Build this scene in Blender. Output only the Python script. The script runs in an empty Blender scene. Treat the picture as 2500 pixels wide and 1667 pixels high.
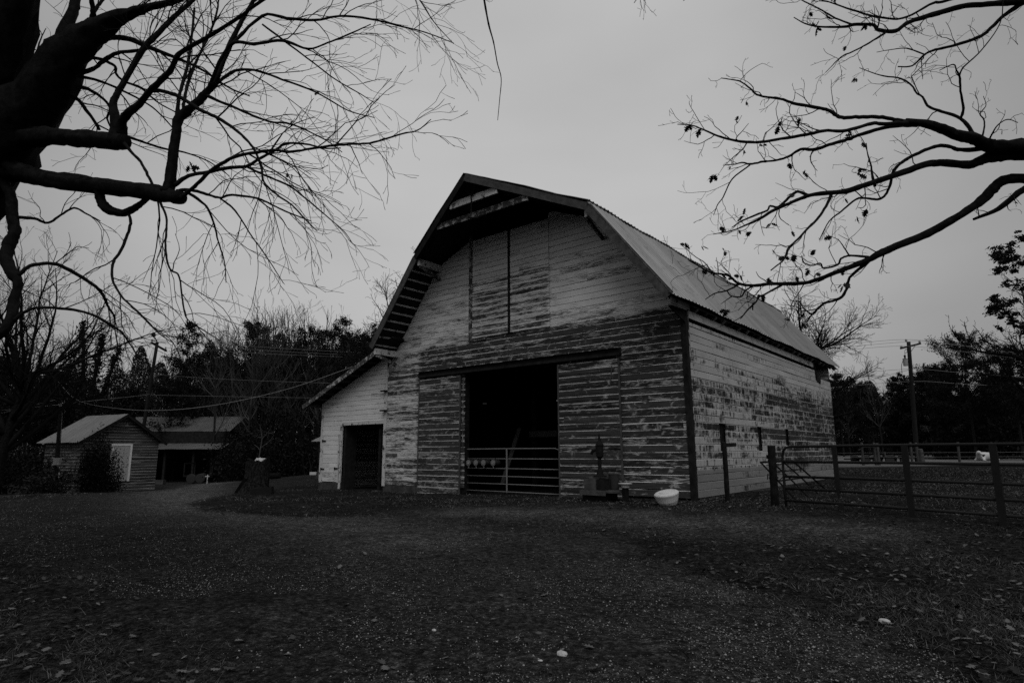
import bpy, math, random
import numpy as np
from mathutils import Vector, Matrix
R = math.radians
sc = bpy.context.scene

# ---------------------------------------------------------------- camera
CAM = np.array([5.93, -13.872, 1.3])
YAW, PITCH, ROLL, FPX = -0.684993522571677, 0.17844349, -0.004589246, 1495.4885
FW = np.array([math.sin(YAW)*math.cos(PITCH), math.cos(YAW)*math.cos(PITCH), math.sin(PITCH)])
RT = np.array([math.cos(YAW), -math.sin(YAW), 0.0]); UP = np.cross(RT, FW)
RT, UP = RT*math.cos(ROLL)+UP*math.sin(ROLL), -RT*math.sin(ROLL)+UP*math.cos(ROLL)
FWH = np.array([math.sin(YAW), math.cos(YAW), 0.0]); RTH = np.array([math.cos(YAW), -math.sin(YAW), 0.0])
cd = bpy.data.cameras.new('camera'); cam = bpy.data.objects.new('camera', cd); sc.collection.objects.link(cam)
cd.sensor_width = 36; cd.lens = FPX/2500*36; cd.clip_start = 0.05; cd.clip_end = 4000
m = Matrix.Identity(4)
for i in range(3):
    m[i][0] = RT[i]; m[i][1] = UP[i]; m[i][2] = -FW[i]; m[i][3] = CAM[i]
cam.matrix_world = m; sc.camera = cam

# ---------------------------------------------------------------- sky, sun, exposure
SUN_EL, SUN_AZ = R(56), YAW + R(175)        # brightest part of the overcast, high behind the camera
w = bpy.data.worlds.new('World'); sc.world = w; w.use_nodes = True
nt = w.node_tree; nt.nodes.clear()
sky = nt.nodes.new('ShaderNodeTexSky'); sky.sky_type = 'NISHITA'; sky.sun_disc = False
sky.sun_elevation = SUN_EL; sky.sun_rotation = SUN_AZ; sky.air_density = 1.2; sky.dust_density = 7.0; sky.ozone_density = 1.0
bw = nt.nodes.new('ShaderNodeRGBToBW'); bg = nt.nodes.new('ShaderNodeBackground'); out = nt.nodes.new('ShaderNodeOutputWorld')
tc = nt.nodes.new('ShaderNodeTexCoord'); mp = nt.nodes.new('ShaderNodeMapping'); mp.inputs['Scale'].default_value = (1.5, 1.5, 4.0)
cn = nt.nodes.new('ShaderNodeTexNoise'); cn.inputs['Scale'].default_value = 1.6; cn.inputs['Detail'].default_value = 3; cn.inputs['Roughness'].default_value = 0.45
mr = nt.nodes.new('ShaderNodeMapRange'); mr.inputs['From Min'].default_value = 0.3; mr.inputs['From Max'].default_value = 0.7
mr.inputs['To Min'].default_value = 0.93; mr.inputs['To Max'].default_value = 1.07
# a cloud deck evens out the clear-sky gradient: power < 1
pw = nt.nodes.new('ShaderNodeMath'); pw.operation = 'POWER'; pw.inputs[1].default_value = 0.2
ml = nt.nodes.new('ShaderNodeMath'); ml.operation = 'MULTIPLY'
L = nt.links.new
L(sky.outputs[0], bw.inputs[0]); L(bw.outputs[0], pw.inputs[0]); L(tc.outputs['Generated'], mp.inputs[0]); L(mp.outputs[0], cn.inputs['Vector'])
L(cn.outputs['Fac'], mr.inputs[0]); L(pw.outputs[0], ml.inputs[0]); L(mr.outputs[0], ml.inputs[1])
# thinner cloud, so a brighter patch, in the part of the sky above the barn
dp = nt.nodes.new('ShaderNodeVectorMath'); dp.operation = 'DOT_PRODUCT'; L(tc.outputs['Generated'], dp.inputs[0])
dp.inputs[1].default_value = tuple((FW-RT*0.03+UP*0.30)/np.linalg.norm(FW-RT*0.03+UP*0.30))
m3 = nt.nodes.new('ShaderNodeMapRange'); m3.interpolation_type = 'SMOOTHSTEP'; m3.inputs['From Min'].default_value = 0.72; m3.inputs['From Max'].default_value = 1.0
m3.inputs['To Min'].default_value = 0.64; m3.inputs['To Max'].default_value = 1.07; L(dp.outputs['Value'], m3.inputs[0])
m4 = nt.nodes.new('ShaderNodeMath'); m4.operation = 'MULTIPLY'; L(ml.outputs[0], m4.inputs[0]); L(m3.outputs[0], m4.inputs[1])
L(m4.outputs[0], bg.inputs['Color']); bg.inputs['Strength'].default_value = 0.15; L(bg.outputs[0], out.inputs[0])
sd = bpy.data.lights.new('sun', 'SUN'); sun = bpy.data.objects.new('sun', sd); sc.collection.objects.link(sun)
sd.energy = 0.6; sd.angle = R(50); sd.color = (1, 1, 1)
sdir = Vector((math.sin(SUN_AZ)*math.cos(SUN_EL), math.cos(SUN_AZ)*math.cos(SUN_EL), math.sin(SUN_EL)))
sun.rotation_euler = sdir.to_track_quat('Z', 'Y').to_euler(); sun.location = (0, 0, 60)
vs = sc.view_settings; vs.view_transform = 'Standard'; vs.look = 'None'; vs.gamma = 1; vs.use_curve_mapping = False
vs.exposure = 1.45
sc.cycles.use_denoising = False

# ---------------------------------------------------------------- pixel -> place helpers (photo pixels, 2500 wide)
def ray(u, v): return FW + RT*(u-1250)/FPX - UP*(v-833.5)/FPX
def D(u, v, d): return CAM + ray(u, v)*d
def onY(u, v, y=0.0): r = ray(u, v); return CAM + r*((y-CAM[1])/r[1])
def onX(u, v, x=0.0): r = ray(u, v); return CAM + r*((x-CAM[0])/r[0])
def onZ(u, v, z=0.0): r = ray(u, v); return CAM + r*((z-CAM[2])/r[2])
def sstep(a, b, x): t = np.clip((np.asarray(x, float)-a)/(b-a), 0, 1); return t*t*(3-2*t)
def G(x, y):
    """height of the ground"""
    x = np.asarray(x, float); y = np.asarray(y, float)
    d = (x-CAM[0])*FWH[0]+(y-CAM[1])*FWH[1]; a = (x-CAM[0])*RTH[0]+(y-CAM[1])*RTH[1]
    z = 0.0165*np.clip(x+10.5, -6, 12)*sstep(-7.5, -0.5, y)*(1-sstep(30, 45, d))
    z = z - 0.85*sstep(14, 38, d)*sstep(-9, -24, a) + 0.33*sstep(24, 42, d)*sstep(1, 9, a) + 0.2*sstep(60, 120, d)*sstep(1, 9, a)
    return z
def ground(u, v):
    z = 0.0
    for _ in range(12):
        P = onZ(u, v, z); z = float(G(P[0], P[1]))
    return np.array([P[0], P[1], z])
def gz(P): return float(G(P[0], P[1]))

# ---------------------------------------------------------------- mesh builder
class MB:
    def __init__(self): self.v = []; self.n = 0; self.f = []; self.q = []; self.t = []
    def add(self, verts, faces):
        b = self.n; verts = np.asarray(verts, float).reshape(-1, 3); self.v.append(verts); self.n += len(verts)
        for f in faces: self.f.append([b+i for i in f])
        return self
    def addq(self, verts, quads):
        b = self.n; verts = np.asarray(verts, float).reshape(-1, 3); self.v.append(verts); self.n += len(verts)
        self.q.append(np.asarray(quads, int)+b); return self
    def addt(self, verts, tris):
        b = self.n; verts = np.asarray(verts, float).reshape(-1, 3); self.v.append(verts); self.n += len(verts)
        self.t.append(np.asarray(tris, int)+b); return self
    def box(self, x0, x1, y0, y1, z0, z1):
        v = [(x, y, z) for z in (z0, z1) for y in (y0, y1) for x in (x0, x1)]
        return self.add(v, [(0,2,3,1),(4,5,7,6),(0,1,5,4),(2,6,7,3),(0,4,6,2),(1,3,7,5)])
    def beam(self, a, b, wd, ht, side=None, jit=0):
        """a straight timber from a to b; wd across, ht along the 'up' of the cross-section"""
        a = np.asarray(a, float); b = np.asarray(b, float); d = b-a; d = d/np.linalg.norm(d)
        s = np.cross(d, (0,0,1)) if side is None else np.asarray(side, float)-d*np.dot(side, d)
        if np.linalg.norm(s) < 1e-6: s = np.cross(d, (0,1,0))
        s = s/np.linalg.norm(s); u = np.cross(s, d)
        v = []
        for p in (a, b):
            for i, j in ((-1,-1),(1,-1),(1,1),(-1,1)): v.append(p+s*wd/2*i+u*ht/2*j)
        return self.add(v, [(0,1,2,3),(7,6,5,4),(0,4,5,1),(1,5,6,2),(2,6,7,3),(3,7,4,0)])
    def tube(self, pts, rad, k=6, cap=True):
        P = np.asarray(pts, float); n = len(P); rad = np.broadcast_to(np.asarray(rad, float), (n,))
        T = np.gradient(P, axis=0); T /= np.maximum(np.linalg.norm(T, axis=1), 1e-9)[:, None]
        ref = np.array([0.31, 0.23, 0.92]); 
        if abs(np.dot(T[0], ref)) > 0.95: ref = np.array([1.0, 0.1, 0])
        A = np.cross(T, ref); A /= np.maximum(np.linalg.norm(A, axis=1), 1e-6)[:, None]; B = np.cross(T, A)
        an = np.arange(k)*2*math.pi/k
        V = P[:, None, :] + rad[:, None, None]*(A[:, None, :]*np.cos(an)[None, :, None] + B[:, None, :]*np.sin(an)[None, :, None])
        i = np.arange(n-1)[:, None]*k; j = np.arange(k)[None, :]; j2 = (j+1) % k
        q = np.stack([i+j, i+j2, i+k+j2, i+k+j], -1).reshape(-1, 4)
        b = self.n; self.addq(V.reshape(-1, 3), q)
        if cap and k >= 5: self.f.append([b+x for x in range(k-1, -1, -1)]); self.f.append([b+(n-1)*k+x for x in range(k)])
        return self
    def lathe(self, base, prof, k=24, axis=(0,0,1), close=True, wob=None):
        """prof: list of (radius, height) along axis from base"""
        ax = np.asarray(axis, float); ax /= np.linalg.norm(ax); s = np.cross(ax, (0,0,1))
        if np.linalg.norm(s) < 1e-3: s = np.array([1.0,0,0])
        s /= np.linalg.norm(s); t = np.cross(ax, s); an = np.arange(k)*2*math.pi/k; V = []
        for r, h in prof:
            for a in an: V.append(np.asarray(base)+ax*h+(s*math.cos(a)+t*math.sin(a))*r*(1 if wob is None else wob(a, h)))
        n = len(prof); F = [(i*k+j, i*k+(j+1) % k, (i+1)*k+(j+1) % k, (i+1)*k+j) for i in range(n-1) for j in range(k)]
        if close: F += [tuple(range(k-1, -1, -1)), tuple((n-1)*k+j for j in range(k))]
        return self.add(V, F)
    def build(self, name, mat, parent=None, smooth=False, loc=None, props=None, attrs=None):
        V = np.concatenate(self.v) if self.v else np.zeros((0, 3))
        org = np.zeros(3)
        if parent is not None: org = np.array(parent.get('_w', (0, 0, 0)), float)
        elif loc is not None: org = np.asarray(loc, float)
        me = bpy.data.meshes.new(name)
        lt = []; ls = []
        for f in self.f: lt += f; ls.append(len(f))
        parts = [np.asarray(lt, int)]; sizes = [np.asarray(ls, int)]
        for q in self.q: parts.append(q.ravel()); sizes.append(np.full(len(q), 4))
        for t in self.t: parts.append(t.ravel()); sizes.append(np.full(len(t), 3))
        loops = np.concatenate(parts).astype(np.int32); sizes = np.concatenate(sizes).astype(np.int32)
        me.vertices.add(len(V)); me.vertices.foreach_set('co', (V-org).astype(np.float32).ravel())
        me.loops.add(len(loops)); me.loops.foreach_set('vertex_index', loops)
        me.polygons.add(len(sizes)); st = np.concatenate([[0], np.cumsum(sizes)[:-1]]).astype(np.int32)
        me.polygons.foreach_set('loop_start', st); me.polygons.foreach_set('loop_total', sizes)
        me.polygons.foreach_set('use_smooth', np.full(len(sizes), bool(smooth)))
        if attrs:
            for k, a in attrs.items():
                at = me.attributes.new(k, 'FLOAT', 'POINT'); at.data.foreach_set('value', np.asarray(a, np.float32))
        me.update(calc_edges=True); me.validate()
        me.materials.append(mat)
        o = bpy.data.objects.new(name, me); sc.collection.objects.link(o)
        if parent is not None: o.parent = parent
        elif loc is not None: o.location = [float(c) for c in loc]
        o['_w'] = [float(c) for c in org]
        if props: tag(o, **props)
        return o
def tag(o, label=None, category=None, group=None, kind=None):
    if label: o['label'] = label
    if category: o['category'] = category
    if group: o['group'] = group
    if kind: o['kind'] = kind
    return o
def thing(name, label, category, loc, group=None):
    o = bpy.data.objects.new(name, None); sc.collection.objects.link(o); o.location = [float(c) for c in loc]
    o.empty_display_size = 0.2; o['_w'] = [float(c) for c in loc]
    return tag(o, label, category, group)
def cat_rom(P, sub):
    P = np.asarray(P, float); Q = np.vstack([2*P[0]-P[1], P, 2*P[-1]-P[-2]]); o = []
    for i in range(1, len(Q)-2):
        for s in range(sub):
            t = s/sub; a, b, c, d = Q[i-1], Q[i], Q[i+1], Q[i+2]
            o.append(0.5*(2*b+(c-a)*t+(2*a-5*b+4*c-d)*t*t+(3*b-a-3*c+d)*t**3))
    o.append(P[-1]); return np.array(o)

# ---------------------------------------------------------------- materials
class N:
    def __init__(self, name):
        self.m = bpy.data.materials.new(name); self.m.use_nodes = True; self.t = self.m.node_tree; self.t.nodes.clear()
        self.o = self.t.nodes.new('ShaderNodeOutputMaterial'); self.b = self.t.nodes.new('ShaderNodeBsdfPrincipled')
        self.t.links.new(self.b.outputs[0], self.o.inputs[0]); self.b.inputs['Roughness'].default_value = 0.85
        self.b.inputs['Specular IOR Level'].default_value = 0.25
        self._pos = None
    def new(self, t, **k):
        n = self.t.nodes.new(t)
        for a, b in k.items(): setattr(n, a, b)
        return n
    def set(self, s, v):
        if isinstance(v, bpy.types.NodeSocket): self.t.links.new(v, s)
        else: s.default_value = v
    def math(self, op, a, b=0.0, c=None):
        n = self.new('ShaderNodeMath', operation=op); self.set(n.inputs[0], a); self.set(n.inputs[1], b)
        if c is not None: self.set(n.inputs[2], c)
        return n.outputs[0]
    def add(self, a, b): return self.math('ADD', a, b)
    def sub(self, a, b): return self.math('SUBTRACT', a, b)
    def mul(self, a, b): return self.math('MULTIPLY', a, b)
    def ss(self, a, b, x):
        n = self.new('ShaderNodeMapRange', interpolation_type='SMOOTHSTEP'); self.set(n.inputs[0], x)
        n.inputs[1].default_value = a; n.inputs[2].default_value = b; return n.outputs[0]
    def lin(self, x, a, b, c, d):
        n = self.new('ShaderNodeMapRange'); self.set(n.inputs[0], x)
        for i, q in enumerate((a, b, c, d)): self.set(n.inputs[i+1], q)
        return n.outputs[0]
    def pos(self):
        if self._pos is None:
            g = self.new('ShaderNodeNewGeometry'); s = self.new('ShaderNodeSeparateXYZ'); self.t.links.new(g.outputs['Position'], s.inputs[0])
            self._pos = (s.outputs[0], s.outputs[1], s.outputs[2], g)
        return self._pos
    def obj(self):
        g = self.new('ShaderNodeTexCoord'); s = self.new('ShaderNodeSeparateXYZ'); self.t.links.new(g.outputs['Object'], s.inputs[0])
        return s.outputs[0], s.outputs[1], s.outputs[2], g.outputs['Object']
    def vec(self, x, y, z):
        n = self.new('ShaderNodeCombineXYZ'); self.set(n.inputs[0], x); self.set(n.inputs[1], y); self.set(n.inputs[2], z); return n.outputs[0]
    def noise(self, v, s=1.0, d=3, r=0.55, dist=0.0):
        n = self.new('ShaderNodeTexNoise'); 
        if v is not None: self.set(n.inputs['Vector'], v)
        n.inputs['Scale'].default_value = s; n.inputs['Detail'].default_value = d; n.inputs['Roughness'].default_value = r; n.inputs['Distortion'].default_value = dist
        return n.outputs['Fac']
    def white(self, v):
        n = self.new('ShaderNodeTexWhiteNoise', noise_dimensions='3D'); self.set(n.inputs['Vector'], v); return n.outputs['Value']
    def island(self): return self.pos()[3].outputs['Random Per Island']
    def mix(self, f, a, b):
        # value mix
        return self.add(self.mul(a, self.sub(1.0, f)), self.mul(b, f))
    def attr(self, nm): n = self.new('ShaderNodeAttribute', attribute_name=nm); return n.outputs['Fac']
    def color(self, s):
        self.set(self.b.inputs['Base Color'], s if isinstance(s, bpy.types.NodeSocket) else (s, s, s, 1)); return self
    def rough(self, s): self.set(self.b.inputs['Roughness'], s); return self
    def bump(self, h, st=0.4, dist=0.02):
        n = self.new('ShaderNodeBump'); n.inputs['Strength'].default_value = st; n.inputs['Distance'].default_value = dist
        self.set(n.inputs['Height'], h); self.t.links.new(n.outputs[0], self.b.inputs['Normal']); return self

def siding(name, axis, z0, h, weather, paint=0.46, wood=0.05, smear='h', seed=0.0):
    n = N(name); x, y, z, g = n.pos(); a = x if axis == 'x' else y
    row = n.math('FLOOR', n.math('DIVIDE', n.sub(z, z0), h)); fr = n.math('FRACT', n.math('DIVIDE', n.sub(z, z0), h))
    rr = n.white(n.vec(row, 3.3+seed, 1.7))
    seg = n.math('FLOOR', n.math('DIVIDE', n.add(a, n.mul(rr, 9.0)), 3.3))
    br = n.white(n.vec(row, seg, 7.1+seed))
    off = n.mul(br, 37.0) if smear == 'h' else n.mul(rr, 37.0)
    W = weather(n, a, z)
    if smear == 'v':
        nA = n.noise(n.vec(n.mul(a, 0.55), n.mul(off, 0.02), n.mul(z, 1.6)), 1.0, 7, 0.75, 0.4)
        nB = n.noise(n.vec(n.mul(a, 9.0), n.mul(off, 0.1), n.mul(z, 2.6)), 1.0, 4, 0.65)
        v = n.add(W, n.add(n.mul(n.sub(rr, 0.5), 0.30), n.add(n.mul(n.sub(nA, 0.5), 2.0), n.mul(n.sub(nB, 0.5), 1.3))))
    else:
        nA = n.noise(n.vec(n.mul(a, 1.1), off, n.mul(z, 7.5)), 1.0, 5, 0.7, 0.3)
        nB = n.noise(n.vec(n.mul(a, 6.0), off, n.mul(z, 55.0)), 1.0, 3, 0.6)
        v = n.add(W, n.add(n.mul(n.sub(br, 0.5), 0.32), n.add(n.mul(n.sub(nA, 0.5), 1.35), n.mul(n.sub(nB, 0.5), 0.9))))
    # wear starts at the middle of a board, paint lasts longest at its lower lip
    v = n.sub(v, n.mul(n.ss(0.16, 0.02, fr), 0.12))
    v = n.sub(v, n.mul(n.mul(n.ss(0.82, 0.87, fr), n.ss(0.965, 0.94, fr)), n.add(0.14, n.mul(n.ss(0.30, 0.55, n.noise(n.vec(n.mul(a, 1.3), off, row), 1.0, 4, 0.6)), 0.42))))  # cove band: kept paint, plus the cove's lit line put into the colour
    worn = n.ss(0.34, 0.68, v) if smear == 'v' else n.ss(0.30, 0.74, v)
    nC = n.noise(n.vec(n.mul(a, 3.4), off, n.mul(z, 5.0)), 1.0, 5, 0.62, 0.8)
    fleck = n.mul(n.ss(0.57, 0.72, nC), n.add(0.1, n.mul(nB, 1.2)))
    pnt = n.math('MAXIMUM', n.sub(1.0, worn), n.mul(fleck, 0.8))
    gr = n.noise(n.vec(n.mul(a, 2.2), n.add(off, 5.0), n.mul(z, 70.0)), 1.0, 4, 0.65)
    wd = n.mul(n.math('POWER', n.mul(gr, 2.0), 1.5), n.mul(n.add(0.45, n.mul(br, 1.1)), wood))
    dirt = n.noise(n.vec(n.mul(a, 0.8), off, n.mul(z, 3.0)), 1.0, 4, 0.6)
    pt = n.mul(n.mul(n.add(0.62, n.mul(dirt, 0.72)), n.add(0.95, n.mul(br, 0.1))), paint)
    crack = n.noise(n.vec(n.mul(a, 9.0), n.add(off, 2.0), n.mul(z, 120.0)), 1.0, 2, 0.5)
    pt = n.mul(pt, n.sub(1.0, n.mul(n.ss(0.62, 0.75, crack), 0.35)))
    if smear == 'v': pt = n.mul(pt, n.sub(1.0, n.mul(n.ss(0.88, 0.84, z), 0.5)))
    n.color(n.mix(pnt, wd, pt)); n.rough(0.85); n.b.inputs['Specular IOR Level'].default_value = 0.08
    n.bump(n.add(n.mul(gr, 0.6), n.mul(pnt, 0.6)), 0.35, 0.006)
    return n.m

def w_front(n, x, z):
    low = n.ss(4.95, 4.62, z)
    W = n.add(0.33, n.mul(low, 0.49))
    hay = n.mul(n.mul(n.ss(-7.2, -7.0, x), n.ss(-3.9, -4.1, x)), n.mul(n.ss(6.9, 6.2, z), n.ss(4.6, 5.0, z)))
    W = n.add(W, n.mul(hay, 0.20))
    up = n.ss(6.0, 7.4, z); W = n.sub(W, n.mul(up, 0.12))
    lf = n.ss(-9.2, -9.6, x); W = n.sub(W, n.mul(n.mul(lf, low), 0.24))
    lt = n.ss(-11.0, -11.15, x); W = n.sub(W, n.mul(n.ss(-9.2, -9.6, x), 0.0)); W = n.sub(W, n.mul(lt, n.add(0.12, n.mul(low, 0.24))))
    bot = n.ss(0.7, 0.35, z); W = n.add(W, n.mul(n.mul(bot, lt), 0.15))
    return W
def w_door(n, x, z): return n.add(0.86, n.mul(n.ss(-5.5, -8.5, x), -0.10))
def w_side(n, y, z):
    W = n.add(0.16, n.mul(n.ss(4.0, 3.1, z), 0.34))
    W = n.add(W, n.mul(n.mul(n.ss(4.0, 11.0, y), n.ss(3.9, 3.0, z)), 0.20))
    return n.sub(W, n.mul(n.ss(0.88, 0.84, z), 0.32))
BH = 0.177
M = {}
M['front'] = siding('siding_front', 'x', 0.235, BH, w_front, paint=0.51, wood=0.026)
M['door'] = siding('siding_door', 'x', 0.05, BH*1.02, w_door, paint=0.40, wood=0.026, seed=3)
M['side'] = siding('siding_side', 'y', 0.235, BH, w_side, paint=0.33, wood=0.024, smear='v', seed=5)
M['rear'] = siding('siding_rear', 'x', 0.235, BH, lambda n, x, z: n.add(0.6, 0.0), seed=9)
M['shed_wall'] = siding('siding_shed', 'x', -0.8, 0.16, lambda n, x, z: n.add(0.86, 0.0), paint=0.3, wood=0.035, seed=11)

def timber(name, base, var=0.5, paint=None, worn=0.5, s=1.0):
    n = N(name); x, y, z, v = n.obj()
    a = n.noise(n.vec(n.mul(x, 3*s), n.mul(y, 3*s), n.mul(z, 3*s)), 2.0, 5, 0.65)
    b = n.noise(v, 28*s, 3, 0.6)
    c = n.mul(n.add(1-var/2, n.mul(n.sub(a, 0.5), var*1.6)), base); c = n.mul(c, n.add(0.7, n.mul(b, 0.6)))
    if paint is not None:
        k = n.ss(worn-0.06, worn+0.06, n.add(a, n.mul(n.sub(b, 0.5), 0.4))); c = n.mix(k, n.mul(c, 1.0), n.mul(paint, n.add(0.75, n.mul(b, 0.5))))
    if base < 0.035: n.b.inputs['Specular IOR Level'].default_value = 0.06
    n.color(c); n.bump(b, 0.3, 0.01); return n.m
M['trim'] = timber('painted_trim', 0.06, 0.6, 0.40, 0.40)
M['trim_worn'] = timber('worn_trim', 0.06, 0.7, 0.30, 0.56)
M['wood_dark'] = timber('dark_weathered_wood', 0.022, 0.9)
M['wood_grey'] = timber('grey_weathered_wood', 0.075, 0.9)
M['wood_rot'] = timber('old_post_wood', 0.019, 1.0)
M['bark'] = timber('dark_bark', 0.010, 1.3, s=2.0)
M['stump'] = timber('grey_stump_bark', 0.028, 1.4, s=3.0)
M['twig'] = timber('twig_bark', 0.008, 0.5)
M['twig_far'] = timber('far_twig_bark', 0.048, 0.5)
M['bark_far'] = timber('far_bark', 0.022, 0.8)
M['concrete'] = timber('concrete', 0.065, 1.0, s=0.8)
M['stone'] = timber('pale_stone', 0.42, 0.5, s=6)
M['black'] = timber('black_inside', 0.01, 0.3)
M['iron'] = timber('rusty_iron', 0.014, 0.8, s=5)
M['tub'] = timber('chalky_white_paint', 0.5, 0.35, s=4)
M['drum'] = timber('dull_black_plastic', 0.03, 0.4, s=3); M['lid'] = timber('grey_lid', 0.17, 0.5, s=5)
M['white'] = timber('white_paint', 0.62, 0.3, s=2); M['door_white'] = timber('greyed_door_paint', 0.34, 0.3, s=2)
M['pale'] = timber('pale_metal', 0.45, 0.3, s=2)
M['pole'] = timber('creosoted_pole', 0.02, 0.6)
M['wire'] = timber('wire_metal', 0.16, 0.1)
M['steel'] = timber('grey_transformer', 0.24, 0.3)

def pipe(name, base, rough, spec):
    n = N(name); x, y, z, v = n.obj(); a = n.noise(v, 6, 4, 0.6); b = n.noise(v, 40, 3, 0.6)
    n.color(n.mul(base, n.add(0.55, n.mul(n.add(a, n.mul(b, 0.4)), 0.65)))); n.rough(rough); n.b.inputs['Specular IOR Level'].default_value = spec; n.bump(b, 0.15, 0.003); return n.m
M['galv'] = pipe('galvanised_tube', 0.12, 0.5, 0.3)
M['tube'] = pipe('dark_painted_tube', 0.012, 0.6, 0.12)

def roof_metal(name, base, axis):
    n = N(name); x, y, z, g = n.pos(); a = y if axis == 'y' else x
    sheet = n.white(n.vec(n.math('FLOOR', n.math('DIVIDE', a, 0.66)), n.math('FLOOR', n.math('DIVIDE', z, 1.9)), 2.0))
    st = n.noise(n.vec(n.mul(x, 0.6), n.mul(y, 5.0), n.mul(z, 0.7)), 1.0, 4, 0.65) if axis == 'y' else n.noise(n.vec(n.mul(x, 5.0), n.mul(y, 0.6), n.mul(z, 0.7)), 1.0, 4, 0.65)
    rust = n.noise(g.outputs['Position'], 2.2, 5, 0.7)
    c = n.mul(base, n.add(0.66, n.add(n.mul(sheet, 0.22), n.mul(st, 0.42))))
    c = n.mix(n.mul(n.ss(0.52, 0.72, rust), 0.6), c, n.mul(c, 0.45))
    rf = n.math('FRACT', n.math('DIVIDE', a, 0.20)); gv_ = n.math('ABSOLUTE', n.sub(rf, 0.5)); c = n.mul(c, n.add(0.62, n.mul(n.ss(0.42, 0.18, gv_), 0.62)))  # light and shade of the ribs painted into the colour as stripes
    n.color(c); n.rough(n.add(0.45, n.mul(st, 0.2))); n.b.inputs['Metallic'].default_value = 0.25; return n.m
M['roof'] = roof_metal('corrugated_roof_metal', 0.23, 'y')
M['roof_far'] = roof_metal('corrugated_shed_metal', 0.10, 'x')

def leafy(name, lo, hi, trans=0.0):
    n = N(name); r = n.island(); n.color(n.add(lo, n.mul(n.math('POWER', r, 1.6), hi-lo))); n.rough(0.8); n.b.inputs['Specular IOR Level'].default_value = 0.05
    return n.m
M['cedar'] = leafy('evergreen_foliage', 0.003, 0.017)
M['brush'] = leafy('underbrush', 0.008, 0.05)
M['leaf'] = leafy('withered_oak_leaf', 0.006, 0.015)
M['litter'] = leafy('fallen_leaf', 0.008, 0.11)
M['grass'] = leafy('dry_winter_grass', 0.006, 0.095)
M['pebble'] = leafy('gravel_stone', 0.02, 0.22)

# ground
n = N('ground_earth'); x, y, z, g = n.pos(); P = g.outputs['Position']
gv = n.attr('gravel'); pl = n.attr('pale')
n1 = n.noise(P, 1.3, 5, 0.6); n2 = n.noise(P, 9.0, 4, 0.65); n3 = n.noise(P, 70.0, 3, 0.7); n4 = n.noise(P, 0.35, 3, 0.5)
tk = n.attr('track')
n5 = n.noise(P, 22.0, 4, 0.7); n6 = n.noise(P, 3.4, 4, 0.65)
mask = n.ss(0.25, 0.75, n.add(gv, n.add(n.mul(n.sub(n1, 0.5), 1.0), n.mul(n.sub(n2, 0.5), 0.7))))
n7 = n.noise(P, 12.0, 4, 0.7)
n8 = n.noise(P, 1.1, 4, 0.6, 0.6)
det = n.mul(n.mul(n.math('POWER', n.mul(n5, 2.0), 3.6), n.math('POWER', n.mul(n3, 2.0), 2.6)), n.mul(n.math('POWER', n.mul(n7, 2.0), 2.4), n.mul(n.add(0.20, n.mul(n6, 1.1)), n.add(0.35, n.mul(n8, 1.3)))))
grav = n.mul(n.add(0.016, n.add(n.mul(n4, 0.010), n.mul(tk, n.add(0.006, n.mul(n6, 0.085))))), n.add(0.20, n.mul(det, 0.70)))
vor = n.new('ShaderNodeTexVoronoi'); n.t.links.new(P, vor.inputs['Vector']); vor.inputs['Scale'].default_value = 60.0
sp = n.mul(n.ss(0.34, 0.10, vor.outputs['Distance']), n.ss(0.45, 1.0, n.white(vor.outputs['Color'])))
grav = n.add(grav, n.mul(sp, 0.05))
turf = n.mul(n.add(0.006, n.mul(n1, 0.026)), n.add(0.15, n.mul(det, 0.7)))
turf = n.add(turf, n.mul(n.mul(n.attr('dry'), n.mul(n1, 0.085)), n.add(0.15, n.mul(det, 0.7))))
turf = n.add(turf, n.mul(pl, n.mul(n.add(0.02, n.mul(n2, 0.16)), n.add(0.2, n.mul(n3, 1.4)))))
n.color(n.mix(mask, turf, grav)); n.rough(1.0); n.b.inputs['Specular IOR Level'].default_value = 0.0
n.bump(n.add(n.mul(n3, 0.6), n.add(n.mul(n5, 1.0), n.add(n.mul(n7, 1.2), n.mul(sp, 0.5)))), 0.9, 0.035); M['ground'] = n.m

# cow hide
n = N('cow_hide'); x, y, z, v = n.obj(); a = n.noise(v, 3.0, 3, 0.5); b = n.noise(v, 14.0, 3, 0.6)
dk = n.ss(0.63, 0.66, a); n.color(n.mix(dk, n.mul(0.42, n.add(0.7, n.mul(b, 0.5))), 0.03)); M['cow'] = n.m
exec_order = 'setting first, then the barn, then things, trees last'

def proj(P):
    d = np.asarray(P, float)-CAM; wv = d@FW; wv = np.where(np.abs(wv) < 1e-6, 1e-6, wv)
    return 1250+FPX*(d@RT)/wv, 833.5-FPX*(d@UP)/wv, wv
def inpoly(px, py, poly):
    ins = np.zeros(px.shape, bool); n_ = len(poly)
    for i in range(n_):
        x1, y1 = poly[i]; x2, y2 = poly[(i+1) % n_]
        c = ((y1 > py) != (y2 > py)) & (px < (x2-x1)*(py-y1)/(y2-y1+1e-12)+x1); ins ^= c
    return ins
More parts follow.
